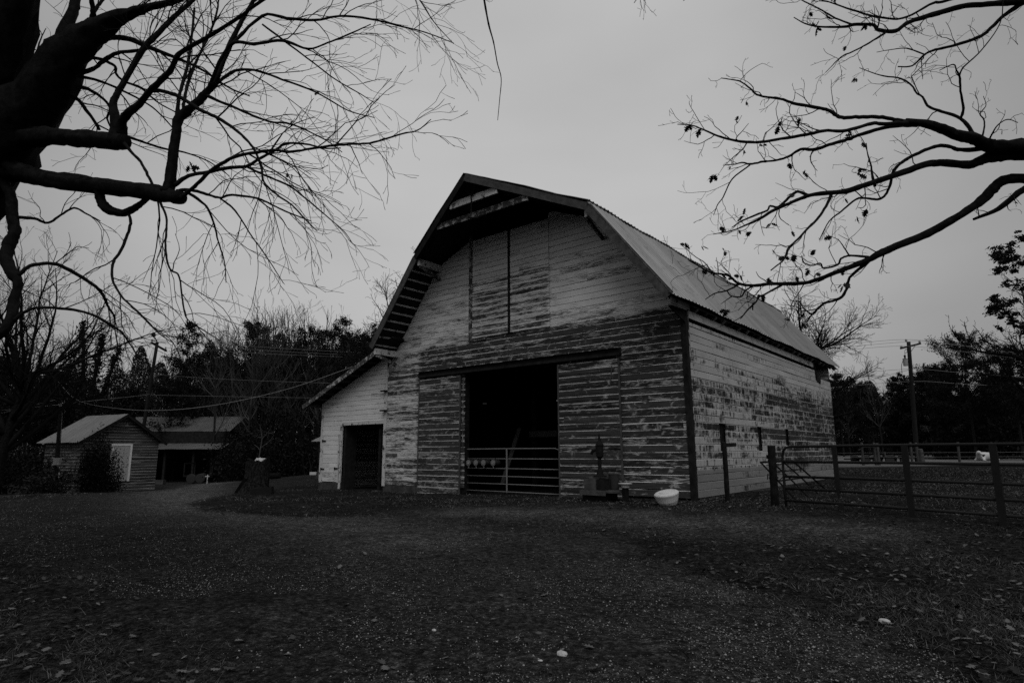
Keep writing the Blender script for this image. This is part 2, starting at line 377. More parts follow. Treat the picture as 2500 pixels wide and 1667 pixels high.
# outline of the gravel drive on the ground, seen in the photograph and laid on the terrain
DRIVE = [(560,1760),(545,1660),(370,1530),(240,1430),(110,1380),(-300,1350),(-300,1222),(0,1222),(160,1208),(350,1182),(430,1150),(590,1133),(790,1128),(790,1178),(700,1190),(560,1208),(470,1228),(500,1248),(740,1262),(960,1255),(1150,1274),(1380,1292),(1600,1316),(1530,1342),(1660,1384),(1800,1424),(1970,1488),(2230,1560),(2400,1680),(2400,1760)]
DRIVE_W = [ground(u, v)[:2] for u, v in DRIVE]
def gravel_at(x, y): return inpoly(np.asarray(x, float), np.asarray(y, float), DRIVE_W).astype(float)
def gravel_soft(x, y):
    rg_ = np.random.default_rng(2); o = np.zeros(len(x))
    for _ in range(28): o += gravel_at(x+rg_.normal(0, 0.42), y+rg_.normal(0, 0.42))
    return o/28
def pale_at(x, y):
    d = (x-CAM[0])*FWH[0]+(y-CAM[1])*FWH[1]; a = (x-CAM[0])*RTH[0]+(y-CAM[1])*RTH[1]
    p = sstep(37, 41, d)*sstep(6, 10, a)*(1-sstep(110, 125, d))
    return np.clip(p, 0, 1)

# worn wheel track of the drive: paler, packed gravel
TRACK = [ground(u, v)[:2] for u, v in ((1420,1560),(1240,1420),(1000,1320),(760,1272),(520,1240),(430,1212),(480,1188),(600,1162),(720,1148),(800,1142))]+[ground(u, v)[:2] for u, v in ((2100,1600),(1800,1500),(1560,1400),(1400,1335),(1150,1300))]
def track_at(x, y):
    b = np.zeros(len(x))
    for i_, (p, q_) in enumerate(zip(TRACK[:-1], TRACK[1:])):
        if i_ == 9: continue
        d_ = q_-p; t_ = np.clip(((x-p[0])*d_[0]+(y-p[1])*d_[1])/(d_@d_), 0, 1); r_ = np.hypot(x-p[0]-t_*d_[0], y-p[1]-t_*d_[1])
        b = np.maximum(b, np.exp(-(r_/1.5)**2)*(0.22 if i_ > 9 else (0.22 if i_ < 2 else (0.7 if i_ < 4 else 1.0))))
    return b
DRY = [ground(u, v)[:2] for u, v in ((1130,1252),(1400,1256),(1620,1275),(1850,1285),(2040,1300))]
def dry_at(x, y):
    b = np.zeros(len(x))
    for p, q_ in zip(DRY[:-1], DRY[1:]):
        d_ = q_-p; t_ = np.clip(((x-p[0])*d_[0]+(y-p[1])*d_[1])/(d_@d_), 0, 1); b = np.maximum(b, np.exp(-(np.hypot(x-p[0]-t_*d_[0], y-p[1]-t_*d_[1])/1.1)**2))
    return b
# ---------------------------------------------------------------- ground: one sheet
rng = np.random.default_rng(7)
an = np.concatenate([np.linspace(-0.95, 0.95, 330), np.linspace(0.95, 2*math.pi-0.95, 62)[1:-1]])
rr = [0.0, 0.4, 0.8]
while rr[-1] < 1500: rr.append(rr[-1]*1.026+0.02)
rr = np.array(rr); na = len(an)
ang = YAW+an; X = CAM[0]+rr[:, None]*np.sin(ang)[None, :]; Y = CAM[1]+rr[:, None]*np.cos(ang)[None, :]
Zg = G(X, Y)
for k_, (s_, am) in enumerate(((0.9, 0.018), (2.3, 0.010), (5.0, 0.006), (0.22, 0.04))):
    ph = rng.uniform(0, 6.28, 8); di = rng.uniform(0, 6.28, 4)
    h_ = sum(np.sin((X*np.cos(t)+Y*np.sin(t))*s_*(1+0.3*i)+ph[i]) for i, t in enumerate(di))
    Zg = Zg+am*0.5*h_*(1-gravel_at(X.ravel(), Y.ravel()).reshape(X.shape)*0.5)
ruts = np.sin((X*0.8-Y*0.55)*3.1)*0.008; Zg = Zg+ruts*gravel_at(X.ravel(), Y.ravel()).reshape(X.shape)
V = np.stack([X, Y, Zg], -1).reshape(-1, 3)
i = np.arange(len(rr)-1)[:, None]*na; j = np.arange(na)[None, :]; j2 = (j+1) % na
q = np.stack([i+j, i+na+j, i+na+j2, i+j2], -1).reshape(-1, 4)
q = q[na:]  # the innermost ring collapses to a point
mb = MB(); mb.addq(V, q)
go = mb.build('ground', M['ground'], smooth=True, props=dict(kind='structure'), attrs={'gravel': gravel_soft(V[:, 0], V[:, 1]), 'pale': pale_at(V[:, 0], V[:, 1]), 'track': track_at(V[:, 0], V[:, 1]), 'dry': dry_at(V[:, 0], V[:, 1])})

# ---------------------------------------------------------------- barn
XM, BWD, ZBR, ZPK, ZE, XE = -5.272, 3.28, 7.633, 8.995, 4.868, 0.161
OV, OP, LEN, OB = 1.088, 2.246, 14.56, 1.15
XL, XT = -14.89, -11.09
SLO = (ZBR-ZE)/(XE-(XM+BWD)); SUP = (ZPK-ZBR)/BWD
LTX, LTZ = -15.47, 3.14                     # lean-to eave
LSL = 0.385
def roof_under(x, t=0.22):
    """underside of the gambrel at x"""
    d = abs(x-XM)
    return (ZPK-SUP*d if d < BWD else ZBR-SLO*(d-BWD))-t
barn = thing('barn', 'large weathered gambrel roof barn with peeling white clapboards and open doorway', 'barn', (XM, 0, 0))
prng = random.Random(5)
def board_wall(mb, axis, z0, z1, h, limits, plane, out, holes=(), seglen=3.4, jit=0.003):
    """drop siding: every board a real profile. limits(z)->(s0,s1); holes (s0,s1,z0,z1)"""
    z = z0; prof = [(0.0, 0.0), (0.026, 0.003), (0.026, 0.86), (0.016, 0.925), (0.002, 0.93), (0.002, 1.0), (0.0, 1.0)]
    while z < z1-0.02:
        hh = min(h, z1-z)
        zc = z+hh*0.5
        a0, a1 = limits(zc)
        if a1-a0 > 0.03:
            iv = [(a0, a1)]
            for (h0, h1, b0, b1) in holes:
                if b0 < zc < b1:
                    nv = []
                    for p, q_ in iv:
                        if h1 <= p or h0 >= q_: nv.append((p, q_)); continue
                        if h0 > p: nv.append((p, h0))
                        if h1 < q_: nv.append((h1, q_))
                    iv = nv
            for p, q_ in iv:
                cuts = [p]; c = p+prng.uniform(1.2, seglen)
                while c < q_-0.7: cuts.append(c); c += prng.uniform(2.2, seglen+1)
                cuts.append(q_)
                for s0, s1 in zip(cuts[:-1], cuts[1:]):
                    jo = prng.uniform(0, jit*2); ja = prng.uniform(-jit, jit); jb = prng.uniform(-jit, jit); tl = prng.uniform(-0.003, 0.004)
                    gp = 0.0015
                    e0, e1 = (s0 == a0), (s1 == a1); Vv = []
                    for s, first in ((s0+gp, True), (s1-gp, False)):
                        for (o_, f_) in prof:
                            zz = z+f_*hh+(ja if first else jb)
                            ss = s
                            if first and e0: ss = limits(z+f_*hh)[0]
                            if (not first) and e1: ss = limits(z+f_*hh)[1]
                            oo = o_+jo+(tl*(1-f_)) if o_ > 0 else 0.0
                            Vv.append((ss, plane+out*oo, zz) if axis == 'x' else (plane+out*oo, ss, zz))
                    k = len(prof); F = [(i_, i_+1, k+i_+1, k+i_) for i_ in range(k-1)]+[tuple(range(k-1, -1, -1)), tuple(range(k, 2*k))]
                    mb.add(Vv, F)
        z += h
def glimits(z):
    """gable wall between its two rakes"""
    d = (ZPK-0.2-z)/SUP if z > ZBR-0.2 else BWD+(ZBR-0.2-z)/SLO
    return (max(XT if z < 4.3 else -20, XM-d), min(0.0, XM+d))
HOLES_F = [(-7.3, -3.75, -1, 3.74), (-6.98, -3.99, 7.98, 12)]
mb = MB(); board_wall(mb, 'x', 0.235, 8.9, BH, glimits, 0.0, -1, HOLES_F)
mb.build('front_wall', M['front'], barn)
mb = MB(); board_wall(mb, 'x', 0.235, 5.2, BH*0.98, lambda z: (XL if z < 3.2 else XL+(z-3.2)/LSL, XT+0.0), 0.0, -1, [(-13.55, -11.09, -1, 2.31), (-14.80, -13.62, -1, 1.98)], seglen=2.4)
mb.build('lean_to_wall', M['front'], barn)
VENT = [(1.70, 2.19, 1.385, 1.965), (4.70, 5.10, 1.385, 1.99), (7.46, 7.88, 1.41, 1.965)]
mb = MB(); board_wall(mb, 'y', 0.235, 4.40, BH, lambda z: (0.035+0.06*float(sstep(2.4, 0.3, z)), LEN-0.05), 0.0, 1, VENT+[(12.1, 14.56, 4.1, 5)], seglen=4.2, jit=0.006)
board_wall(mb, 'y', 4.50, 4.70, 0.2, lambda z: (0.05, 11.95), 0.0, 1)
mb.build('side_wall', M['side'], barn)
mb = MB(); board_wall(mb, 'x', 0.235, 8.9, 0.3, lambda z: (max(XM-5.8, XM-((ZPK-0.2-z)/SUP if z > ZBR-0.2 else BWD+(ZBR-0.2-z)/SLO)), glimits(z)[1]), LEN, 1, seglen=8)
mb.box(XL, XT+0.3, LEN-0.05, LEN, 0.0, 3.2); mb.box(XL, XL+0.04, 0.05, LEN, 0.0, 3.25)
mb.build('rear_wall', M['rear'], barn)
# dark sheathing just behind the boards so no light leaks in
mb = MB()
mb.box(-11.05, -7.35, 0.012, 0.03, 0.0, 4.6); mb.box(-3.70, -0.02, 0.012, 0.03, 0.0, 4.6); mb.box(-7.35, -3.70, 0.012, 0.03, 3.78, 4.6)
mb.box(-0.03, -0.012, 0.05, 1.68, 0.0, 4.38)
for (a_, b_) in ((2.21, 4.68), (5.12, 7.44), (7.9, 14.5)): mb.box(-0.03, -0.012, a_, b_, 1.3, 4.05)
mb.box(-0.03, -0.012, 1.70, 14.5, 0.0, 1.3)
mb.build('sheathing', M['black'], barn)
# corner boards, trim strips
mb = MB(); mb.add([(-0.075,-0.05,0.13),(0.06,-0.05,0.13),(0.06,0.07,0.13),(-0.075,0.07,0.13),(-0.10,-0.05,4.5),(0.035,-0.05,4.5),(0.035,0.09,4.75),(-0.10,0.09,4.75)], [(0,1,2,3),(4,7,6,5),(0,4,5,1),(1,5,6,2),(2,6,7,3),(3,7,4,0)])
mb.build('corner_board', M['wood_dark'], barn)
mb = MB(); mb.box(-0.01, 0.034, 0.072, 0.16, 0.6, 4.7); mb.build('corner_board', M['trim_worn'], barn)
mb = MB(); mb.box(XT-0.06, XT+0.075, -0.062, -0.03, 0.18, 3.87); mb.build('trim_board', M['trim'], barn)
mb = MB(); mb.box(XL-0.02, XL+0.08, -0.05, -0.028, 0.2, 3.18); mb.build('corner_board', M['trim'], barn)
for z_ in (3.42, 2.74):
    mb = MB(); mb.box(XT-0.12, XT+0.12, -0.21, -0.063, z_-0.02, z_+0.025); mb.build('ledge', M['wood_dark'], barn)
# lean-to doorway frame, jambs, open inner leaf
mb = MB(); mb.box(-13.66, -13.55, -0.055, -0.028, 0.0, 2.33); mb.build('door_frame', M['trim'], barn)
mb = MB(); mb.box(-13.55, -11.15, -0.052, -0.028, 2.30, 2.42); mb.build('door_frame', M['trim'], barn)
mb = MB(); mb.box(-13.53, -13.40, 0.03, 0.5, -0.05, 2.3); mb.build('door_jamb', M['wood_dark'], barn)
mb = MB(); mb.box(-11.5, -11.36, 0.03, 0.12, -0.05, 2.12); mb.box(-11.34, -11.22, 0.10, 0.16, -0.05, 1.3); mb.build('door_jamb', M['wood_rot'], barn)
# little hinged shutter door
sh = MB(); board_wall(sh, 'x', 0.25, 1.97, 0.168, lambda z: (-14.70, -13.76), -0.008, -1, seglen=5)
sh = sh.build('shutter_door', M['front'], barn)
for x0_, x1_ in ((-14.80, -14.70), (-13.76, -13.64)):
    mb = MB(); mb.box(x0_, x1_, -0.055, -0.008, 0.22, 1.98); o = mb.build('stile', M['trim'], sh)
for (x_, z_) in ((-14.64, 1.753), (-14.66, 0.707), (-13.79, 0.734)):
    mb = MB(); mb.box(x_-0.11, x_+0.09, -0.068, -0.056, z_-0.025, z_+0.025); mb.box(x_-0.13, x_-0.09, -0.08, -0.05, z_-0.045, z_+0.045); mb.build('hinge', M['iron'], sh)
# foundation
for q_ in ((XL-0.03, -13.6, -0.035, 0.2, -0.5, 0.225), (XT-0.02, -9.2, -0.03, 0.2, -0.5, 0.225), (-0.3, 0.02, 0.25, LEN, -0.5, 0.232), (-3.7, -0.1, 0.03, 0.25, -0.5, 0.232)):
    mb = MB(); mb.box(*q_); mb.build('foundation', M['concrete'], barn)
mb = MB(); mb.box(-11.62, -11.28, -0.1, 0.2, -0.3, 0.02); mb.build('door_sill', M['concrete'], barn)
# sliding doors
def slide_door(x0, x1, z0, z1, nm):
    b = MB(); board_wall(b, 'x', z0, z1, BH*1.02, lambda z: (x0, x1), -0.075, -1, seglen=9, jit=0.004)
    d_ = b.build('sliding_door', M['door'], barn)
    for (a, c) in ((x0-0.015, x0+0.03), (x1-0.03, x1+0.015)):
        e = MB(); e.box(a, c, -0.112, -0.076, z0-0.01, z1); e.build('stile', M['wood_grey'], d_)
    return d_
slide_door(-9.31, -7.42, 0.02, 3.70, 'a'); d2 = slide_door(-3.70, -1.79, 0.10, 3.66, 'b')
mb = MB(); pth = [onY(1493, 893, -0.125), onY(1492, 915, -0.12), onY(1489, 940, -0.12)]; mb.tube(pth, 0.012, 5); mb.build('handle', M['wood_grey'], d2)
mb = MB(); mb.box(-9.33, -1.74, -0.16, -0.03, 3.73, 3.80); mb.beam((-9.35,-0.10,3.86),(-1.72,-0.10,3.845), 0.03, 0.14); mb.build('door_track', M['wood_dark'], barn)
mb = MB(); mb.box(-9.33, -1.74, -0.2, -0.03, 3.92, 3.945); mb.build('track_cover', M['trim_worn'], barn)
mb = MB(); mb.box(-7.42, -7.30, 0.02, 0.2, 0, 3.76); mb.build('door_post', M['wood_rot'], barn)
mb = MB(); mb.tube([(-7.36,-0.02,1.4),(-7.36,-0.03,3.5)], 0.02, 6); mb.build('door_rod', M['trim_worn'], barn)
mb = MB(); mb.box(-3.75, -3.62, 0.02, 0.2, 0, 3.76); mb.build('door_post', M['wood_rot'], barn)
# loft doors
for x0_, x1_ in ((-6.97, -5.50), (-5.42, -3.985)):
    b = MB(); board_wall(b, 'x', 4.79, 7.98, BH*0.95, lambda z, a=x0_, c=x1_: (a, c), -0.03, -1, seglen=6); b.build('loft_door', M['front'], barn)
mb = MB(); mb.box(-7.11, -6.98, -0.075, -0.028, 4.70, 8.62); mb.build('loft_door_frame', M['trim_worn'], barn)
mb = MB(); mb.box(-5.50, -5.42, -0.08, -0.03, 4.80, 8.0); mb.build('loft_door_frame', M['wood_dark'], barn)
mb = MB(); mb.box(-7.11, -6.4, -0.08, -0.03, 4.70, 4.765); mb.build('loft_door_frame', M['trim_worn'], barn)
# vents in the side wall: post in each slot, wall posts behind the long gaps
for (a_, b_, z0_, z1_) in VENT:
    mb = MB(); mb.box(-0.09, -0.035, a_+0.16, b_-0.02, z0_-0.1, z1_+0.05); mb.build('vent_board', M['wood_rot'], barn)
for k_ in range(9):
    y_ = 0.1+k_*1.52; mb = MB(); mb.box(-0.12, -0.035, y_, y_+0.10, 3.9, 5.0); mb.build('wall_post', M['wood_grey'], barn)
mb = MB(); mb.beam((0.03, 12.0, 4.60), (0.05, 12.15, 4.05), 0.02, 0.1, side=(0,1,0)); mb.beam((0.03,12.1,4.13),(0.06,12.75,4.02), 0.02, 0.22, side=(1,0,0)); mb.build('broken_board', M['wood_dark'], barn)

# roof: corrugated sheets, one thickness of boards below
def corrugated(mb, line_a, line_b, amp, pitch, thick=0.0):
    """line_a(y)/line_b(y) give upper and lower ends of the strip at y"""
    pass
def sheet(mb, xa, za, xb, zb, ya0, ya1, yb0, yb1, pitch=0.20, amp=0.030, nrm=None, sag=0.0, rows=4):
    nrm = np.asarray(nrm, float); n_ = int((max(ya1, yb1)-min(ya0, yb0))/(pitch/4))
    t = np.linspace(0, 1, n_+1); V = []
    for r_ in range(rows+1):
        f = r_/rows
        x_ = xa+(xb-xa)*f; z_ = za+(zb-za)*f; y0_ = ya0+(yb0-ya0)*f; y1_ = ya1+(yb1-ya1)*f
        yy = y0_+(y1_-y0_)*t
        wv = amp*np.array([0.0, 0.0, 1.0, 0.0])[np.arange(n_+1) % 4] + 0.014*np.sin(yy*1.7+x_*2)+0.006*np.sin(yy*5.3+2*r_)
        V.append(np.stack([x_+nrm[0]*wv, yy+0*wv, z_+nrm[2]*wv], -1))
    V = np.concatenate(V); a = np.arange(rows)[:, None]*(n_+1); b = np.arange(n_)[None, :]
    q = np.stack([a+b, a+b+1, a+n_+2+b, a+n_+1+b], -1).reshape(-1, 4); mb.addq(V, q)
YB = LEN+OB
mb = MB(); c_ = 1/math.hypot(1, SLO); cu = 1/math.hypot(1, SUP)
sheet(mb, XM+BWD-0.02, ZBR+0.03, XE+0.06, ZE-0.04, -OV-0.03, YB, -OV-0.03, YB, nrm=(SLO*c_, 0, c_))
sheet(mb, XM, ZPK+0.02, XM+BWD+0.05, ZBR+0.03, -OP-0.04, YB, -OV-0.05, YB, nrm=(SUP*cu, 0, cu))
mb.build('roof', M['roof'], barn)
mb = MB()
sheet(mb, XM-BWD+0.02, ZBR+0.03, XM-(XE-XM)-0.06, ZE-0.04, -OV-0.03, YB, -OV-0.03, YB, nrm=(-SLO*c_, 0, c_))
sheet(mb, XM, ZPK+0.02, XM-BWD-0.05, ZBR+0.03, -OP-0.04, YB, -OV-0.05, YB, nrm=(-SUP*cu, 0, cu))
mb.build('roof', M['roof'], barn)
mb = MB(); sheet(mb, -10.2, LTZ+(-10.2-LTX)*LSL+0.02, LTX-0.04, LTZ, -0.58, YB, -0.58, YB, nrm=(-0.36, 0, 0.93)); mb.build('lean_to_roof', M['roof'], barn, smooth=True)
mb = MB()   # sheathing under the sheets
def slab(mb, pts, t):
    P = [np.asarray(p, float) for p in pts]; Qp = [p-np.array((0, 0, t)) for p in P]
    mb.add(P+Qp, [(0,1,2,3),(7,6,5,4)]+[(i_, 4+i_, 4+(i_+1) % 4, (i_+1) % 4) for i_ in range(4)])
for s_ in (1, -1):
    X_ = lambda d: XM+s_*d
    slab(mb, [(X_(0), -OP+0.02, ZPK-0.03), (X_(0), YB-0.03, ZPK-0.03), (X_(BWD), YB-0.03, ZBR-0.03), (X_(BWD), -OV+0.02, ZBR-0.03)], 0.03)
    slab(mb, [(X_(BWD), -OV+0.02, ZBR-0.035), (X_(BWD), YB-0.03, ZBR-0.035), (X_(XE-XM-0.01), YB-0.03, ZE-0.09), (X_(XE-XM-0.01), -OV+0.02, ZE-0.09)], 0.03)
slab(mb, [(-10.2, -0.55, LTZ+(-10.2-LTX)*LSL-0.02), (-10.2, YB-0.05, LTZ+(-10.2-LTX)*LSL-0.02), (LTX+0.02, YB-0.05, LTZ-0.04), (LTX+0.02, -0.55, LTZ-0.04)], 0.03)
mb.build('roof_deck', M['wood_dark'], barn)
# rake fascias
def fas(a, b, nm='fascia', h=0.19, mat='trim_worn', drop=0.12):
    b_ = MB(); a = np.array(a, float); b = np.array(b, float); a[2] -= drop; b[2] -= drop
    b_.beam(a, b, 0.035, h, side=(0, 1, 0)); return b_.build('fascia', M[mat], barn)
for s_ in (1, -1):
    fas((XM+s_*0.01, -OP, ZPK), (XM+s_*BWD, -OV, ZBR), h=0.2, mat='wood_grey' if s_ > 0 else 'wood_dark')
    fas((XM+s_*BWD, -OV, ZBR-0.03), (XM+s_*(XE-XM-0.03), -OV, ZE+0.03), h=0.24, drop=0.10, mat='wood_grey')
mb = MB(); mb.beam((-10.9, -0.56, LTZ+(-10.9-LTX)*LSL-0.10), (LTX+0.03, -0.56, LTZ-0.10), 0.035, 0.17, side=(0,1,0)); mb.build('fascia', M['trim_worn'], barn)
# purlins showing under the overhang (rungs on the left rake)
for s_ in (1, -1):
    n_ = 11
    for k_ in range(n_):
        f = (k_+0.4)/n_; d = BWD+(XE-XM-BWD)*f; z_ = ZBR-SLO*(d-BWD)-0.115
        mb = MB(); mb.beam((XM+s_*d, -OV+0.05, z_), (XM+s_*d, 0.6, z_), 0.05, 0.05, side=(1, 0, -s_*SLO)); mb.build('purlin', M['trim'] if s_ < 0 else M['wood_dark'], barn)
for k_ in range(9):
    x_ = -11.2-k_*0.5; z_ = LTZ+(x_-LTX)*LSL-0.1; mb = MB(); mb.box(x_-0.05, x_+0.05, -0.52, 0.3, z_-0.05, z_+0.03); mb.build('purlin', M['wood_grey'], barn)
mb = MB(); mb.box(LTX+0.3, LTX+0.42, -0.52, 14, LTZ-0.1, LTZ-0.01); mb.build('eave_beam', M['wood_grey'], barn)
# lookout beams with braces
def lookout(x, z, yout, h, bz, bx):
    b_ = MB(); b_.box(x-0.045, x+0.045, -yout, -0.03, z-h/2, z+h/2); l_ = b_.build('lookout_beam', M['trim'], barn)
    b_ = MB(); b_.beam((x+bx*0.1, -yout+0.06, z-h/2-0.02), (x+bx, -0.03, bz), 0.06, 0.11); b_.build('brace', M['trim_worn'], l_)
lookout(XM+BWD-0.09, 7.36, 1.02, 0.17, 6.98, -0.10); lookout(XM-BWD+0.09, 7.36, 1.02, 0.22, 7.0, -0.02); lookout(XM-5.27, 4.66, 1.02, 0.2, 4.30, -0.05)
# cross pieces under the hay hood
for t_, h_, m_ in ((0.255, 0.20, 'trim'), (0.51, 0.17, 'trim_worn')):
    y_ = -OP+(OP-OV)*t_+0.05; z_ = ZPK-(ZPK-ZBR)*t_-0.27; xx = BWD*(t_+0.02)
    mb = MB(); mb.box(XM-xx, XM+xx, y_, y_+0.05, z_-h_/2, z_+h_/2); mb.build('cross_beam', M[m_], barn)
zz = ZPK-0.55
mb = MB(); mb.tube([(XM,-1.95,zz+0.05),(XM,-1.95,zz-0.62)], 0.02, 6); mb.tube([(XM-0.12,-1.95,zz+0.1),(XM,-1.95,zz-0.02),(XM+0.13,-1.95,zz+0.16)], 0.025, 6)
mb.tube([(XM-0.1,-1.95,zz-0.62),(XM+0.02,-1.95,zz-0.68),(XM+0.24,-1.93,zz-0.72)], 0.028, 6); mb.build('hay_hook', M['iron'], barn)
mb = MB(); mb.box(XM-0.06, XM+0.06, -OP+0.05, 0.4, ZPK-0.27, ZPK-0.07); mb.build('ridge_beam', M['wood_dark'], barn)
# eave on the right: rafter tails
for k_ in range(27):
    y_ = -0.78+k_*0.605+prng.uniform(-0.03, 0.03); mb = MB(); L_ = prng.uniform(-0.03, 0.02)
    mb.beam((XE-0.01+L_, y_, ZE-0.19), (XE-0.9, y_, ZE-0.19+0.9*SLO*0.98), 0.035, 0.11, side=(0, 1, 0)); mb.build('rafter', M['wood_grey'] if k_ % 3 else M['wood_dark'], barn)
mb = MB(); mb.beam((XE-0.02, -OV+0.03, ZE-0.16), (XE-0.02, -0.05, ZE-0.15), 0.03, 0.16); mb.beam((XE-0.05, -OV+0.03, ZE-0.27), (XE-0.05, -0.2, ZE-0.25), 0.09, 0.03); mb.build('eave_board', M['wood_grey'], barn)
mb = MB(); mb.add([onY(1646,733,-0.9)-np.array((0,0,0)), (0.0,-0.04,4.72), (0.0,-0.04,4.35), (0.035,-0.9,4.60),(0.035,-0.04,4.72),(0.035,-0.04,4.35),(0,-0.9,4.60)], [(6,1,2),(3,5,4),(6,3,4,1),(6,2,5,3),(1,4,5,2)]); mb.build('eave_bracket', M['wood_dark'], barn)
mb = MB(); sheet(mb, XE-0.04, ZE+0.02, XE+0.11, ZE-0.07, -OV-0.05, 0.25, -OV-0.02, 0.22, amp=0.004, nrm=(0.6,0,0.8), rows=2); mb.build('bent_flashing', M['wood_dark'], barn)
# insides: floor, posts, loft floor
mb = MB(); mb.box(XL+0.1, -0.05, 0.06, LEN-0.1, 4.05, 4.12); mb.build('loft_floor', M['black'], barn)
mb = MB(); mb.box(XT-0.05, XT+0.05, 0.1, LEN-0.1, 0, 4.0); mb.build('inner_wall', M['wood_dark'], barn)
for (x_, y_) in ((-7.0, 3.2), (-3.9, 3.2), (-7.0, 7.2), (-3.9, 7.2)):
    mb = MB(); mb.box(x_-0.09, x_+0.09, y_-0.09, y_+0.09, -0.2, 4.05); mb.build('inner_post', M['wood_rot'], barn)
for a_, b_, w1, w2 in (((-7.15, 1.6, 0.3), (-6.9, 2.2, 2.1), 0.2, 0.04), ((-7.0,2.9,1.9), (-6.0,3.1,1.9), 0.1, 0.2), ((-7.2,0.8,2.72), (-6.75,0.3,2.78), 0.12, 0.03)):
    mb = MB(); mb.beam(a_, b_, w1, w2); mb.build('inner_board', M['wood_grey'], barn)
mb = MB(); mb.box(XL+0.1, XT-0.1, 3.0, 3.05, 0, 3.6); mb.build('inner_wall', M['black'], barn)  # black panel added behind the lean-to doorway to keep its inside dark
mb = MB(); mb.box(-4.0,-3.72,0.25,0.6,2.70,2.73); mb.build('inner_shelf', M['trim'], barn)
# ---------------------------------------------------------------- gates and fences
def tg(name, label, cat, P, group=None): return thing(name, label, cat, P, group)
gate = tg('tube_gate', 'grey six-rail tube gate closing the big barn doorway', 'gate', (-5.7, 0.12, 0.05))
gl = [(1.395, 0), (1.106, 1), (0.825, 1), (0.602, 1), (0.383, 1), (0.169, 1)]
mb = MB(); yg = 0.12
mb.tube([(-7.56, yg, 0.169)]+[(-7.56, yg, z) for z in (0.6, 1.1, 1.27)]+[(-7.52, yg, 1.36), (-7.43, yg, 1.395), (-5.7, yg, 1.397), (-3.98, yg, 1.392), (-3.87, yg, 1.355), (-3.84, yg, 1.26)]+[(-3.84, yg, z) for z in (0.9, 0.4, 0.172)], 0.017, 8)
mb.build('frame', M['galv'], gate, smooth=True)
for z, _ in gl[1:]:
    mb = MB(); mb.tube([(-7.56, yg, z), (-5.7, yg, z+0.002), (-3.84, yg, z)], 0.0135, 8); mb.build('rail', M['galv'], gate, smooth=True)
mb = MB(); mb.box(-5.725, -5.675, yg-0.028, yg-0.018, 0.15, 1.41); mb.build('stay', M['galv'], gate)
BK = ['hanging feed drum at the left end of the row against the door edge', 'hanging feed drum second from the left, with a bright fleck on its lid', 'hanging feed drum in the middle of the row of five', 'hanging feed drum left of the wider gap in the row', 'hanging feed drum nearest the gate stay, right of the gap']
for k_, u_ in enumerate((1125.5, 1143, 1161, 1179.5, 1203)):
    c = onY(u_, 1129.5, -0.02); t = tg('feed_drum', BK[k_], 'drum', c, 'feed drums hung along the gate rail')
    ax = np.array((0.05, 1.0, 0.03)); mb = MB()
    mb.lathe(c, [(0.075, 0.0), (0.084, 0.01), (0.084, 0.05), (0.082, 0.06), (0.082, 0.235), (0.074, 0.25)], 22, ax); mb.build('body', M['drum'], t, smooth=False)
    mb = MB(); mb.lathe(c-ax*0.012, [(0.060, 0.0), (0.066, 0.004), (0.066, 0.010), (0.088, 0.010), (0.088, 0.03)], 22, ax); ld = mb.build('lid', M['lid'], t)
    mb = MB(); mb.box(c[0]-0.008+0.01*(k_ % 3), c[0]+0.01+0.01*(k_ % 3), c[1]-0.019, c[1]-0.0135, c[2]-0.02, c[2]+0.02); mb.build('latch', M['pale'] if k_ == 1 else M['steel'], ld)
    mb = MB(); mb.lathe(c+np.array((0, 0.03, -0.084)), [(0.026, 0.0), (0.026, 0.012), (0.013, 0.014), (0.009, 0.07), (0.003, 0.078)], 12, (0, 0, -1)); mb.build('spout', M['steel'], t)
    mb = MB(); mb.tube([c+np.array((0, 0.08, 0.08)), c+np.array((0, 0.12, 0.125)), c+np.array((0, 0.15, 0.115)), c+np.array((0, 0.15, 0.08))], 0.006, 5); mb.build('hook', M['iron'], t)

# pasture gate on the right, running towards the camera
GA = D(1908, 1094, 12.4); GB = D(2500, 1089.8, 9.04); gd = GB-GA; gd[2] = 0; GLEN0 = np.linalg.norm(gd); gd /= GLEN0
GT = 1.383; GLEN = GLEN0+0.75; sd_ = np.array((gd[1], -gd[0], 0))
gp = lambda s, z: np.array((GA[0], GA[1], 0))+gd*s+np.array((0, 0, z))
pg = tg('pasture_gate', 'long dark tube gate with broad vertical braces closing off the pasture', 'gate', gp(GLEN/2, 0.05))
gh = [1.383, 1.083, 0.795, 0.562, 0.330, 0.113]
mb = MB(); mb.tube([gp(0, 0.113), gp(0, 0.6), gp(0, 1.15), gp(0.03, 1.29), gp(0.09, 1.36), gp(0.2, 1.383), gp(GLEN/2, 1.385), gp(GLEN-0.2, 1.383), gp(GLEN-0.06, 1.34), gp(GLEN, 1.2), gp(GLEN, 0.6), gp(GLEN, 0.113)], 0.026, 10)
mb.build('frame', M['tube'], pg, smooth=True)
for z in gh[1:]:
    mb = MB(); mb.tube([gp(0, z), gp(GLEN*0.4, z+0.006), gp(GLEN, z)], 0.025, 10); mb.build('rail', M['tube'], pg, smooth=True)
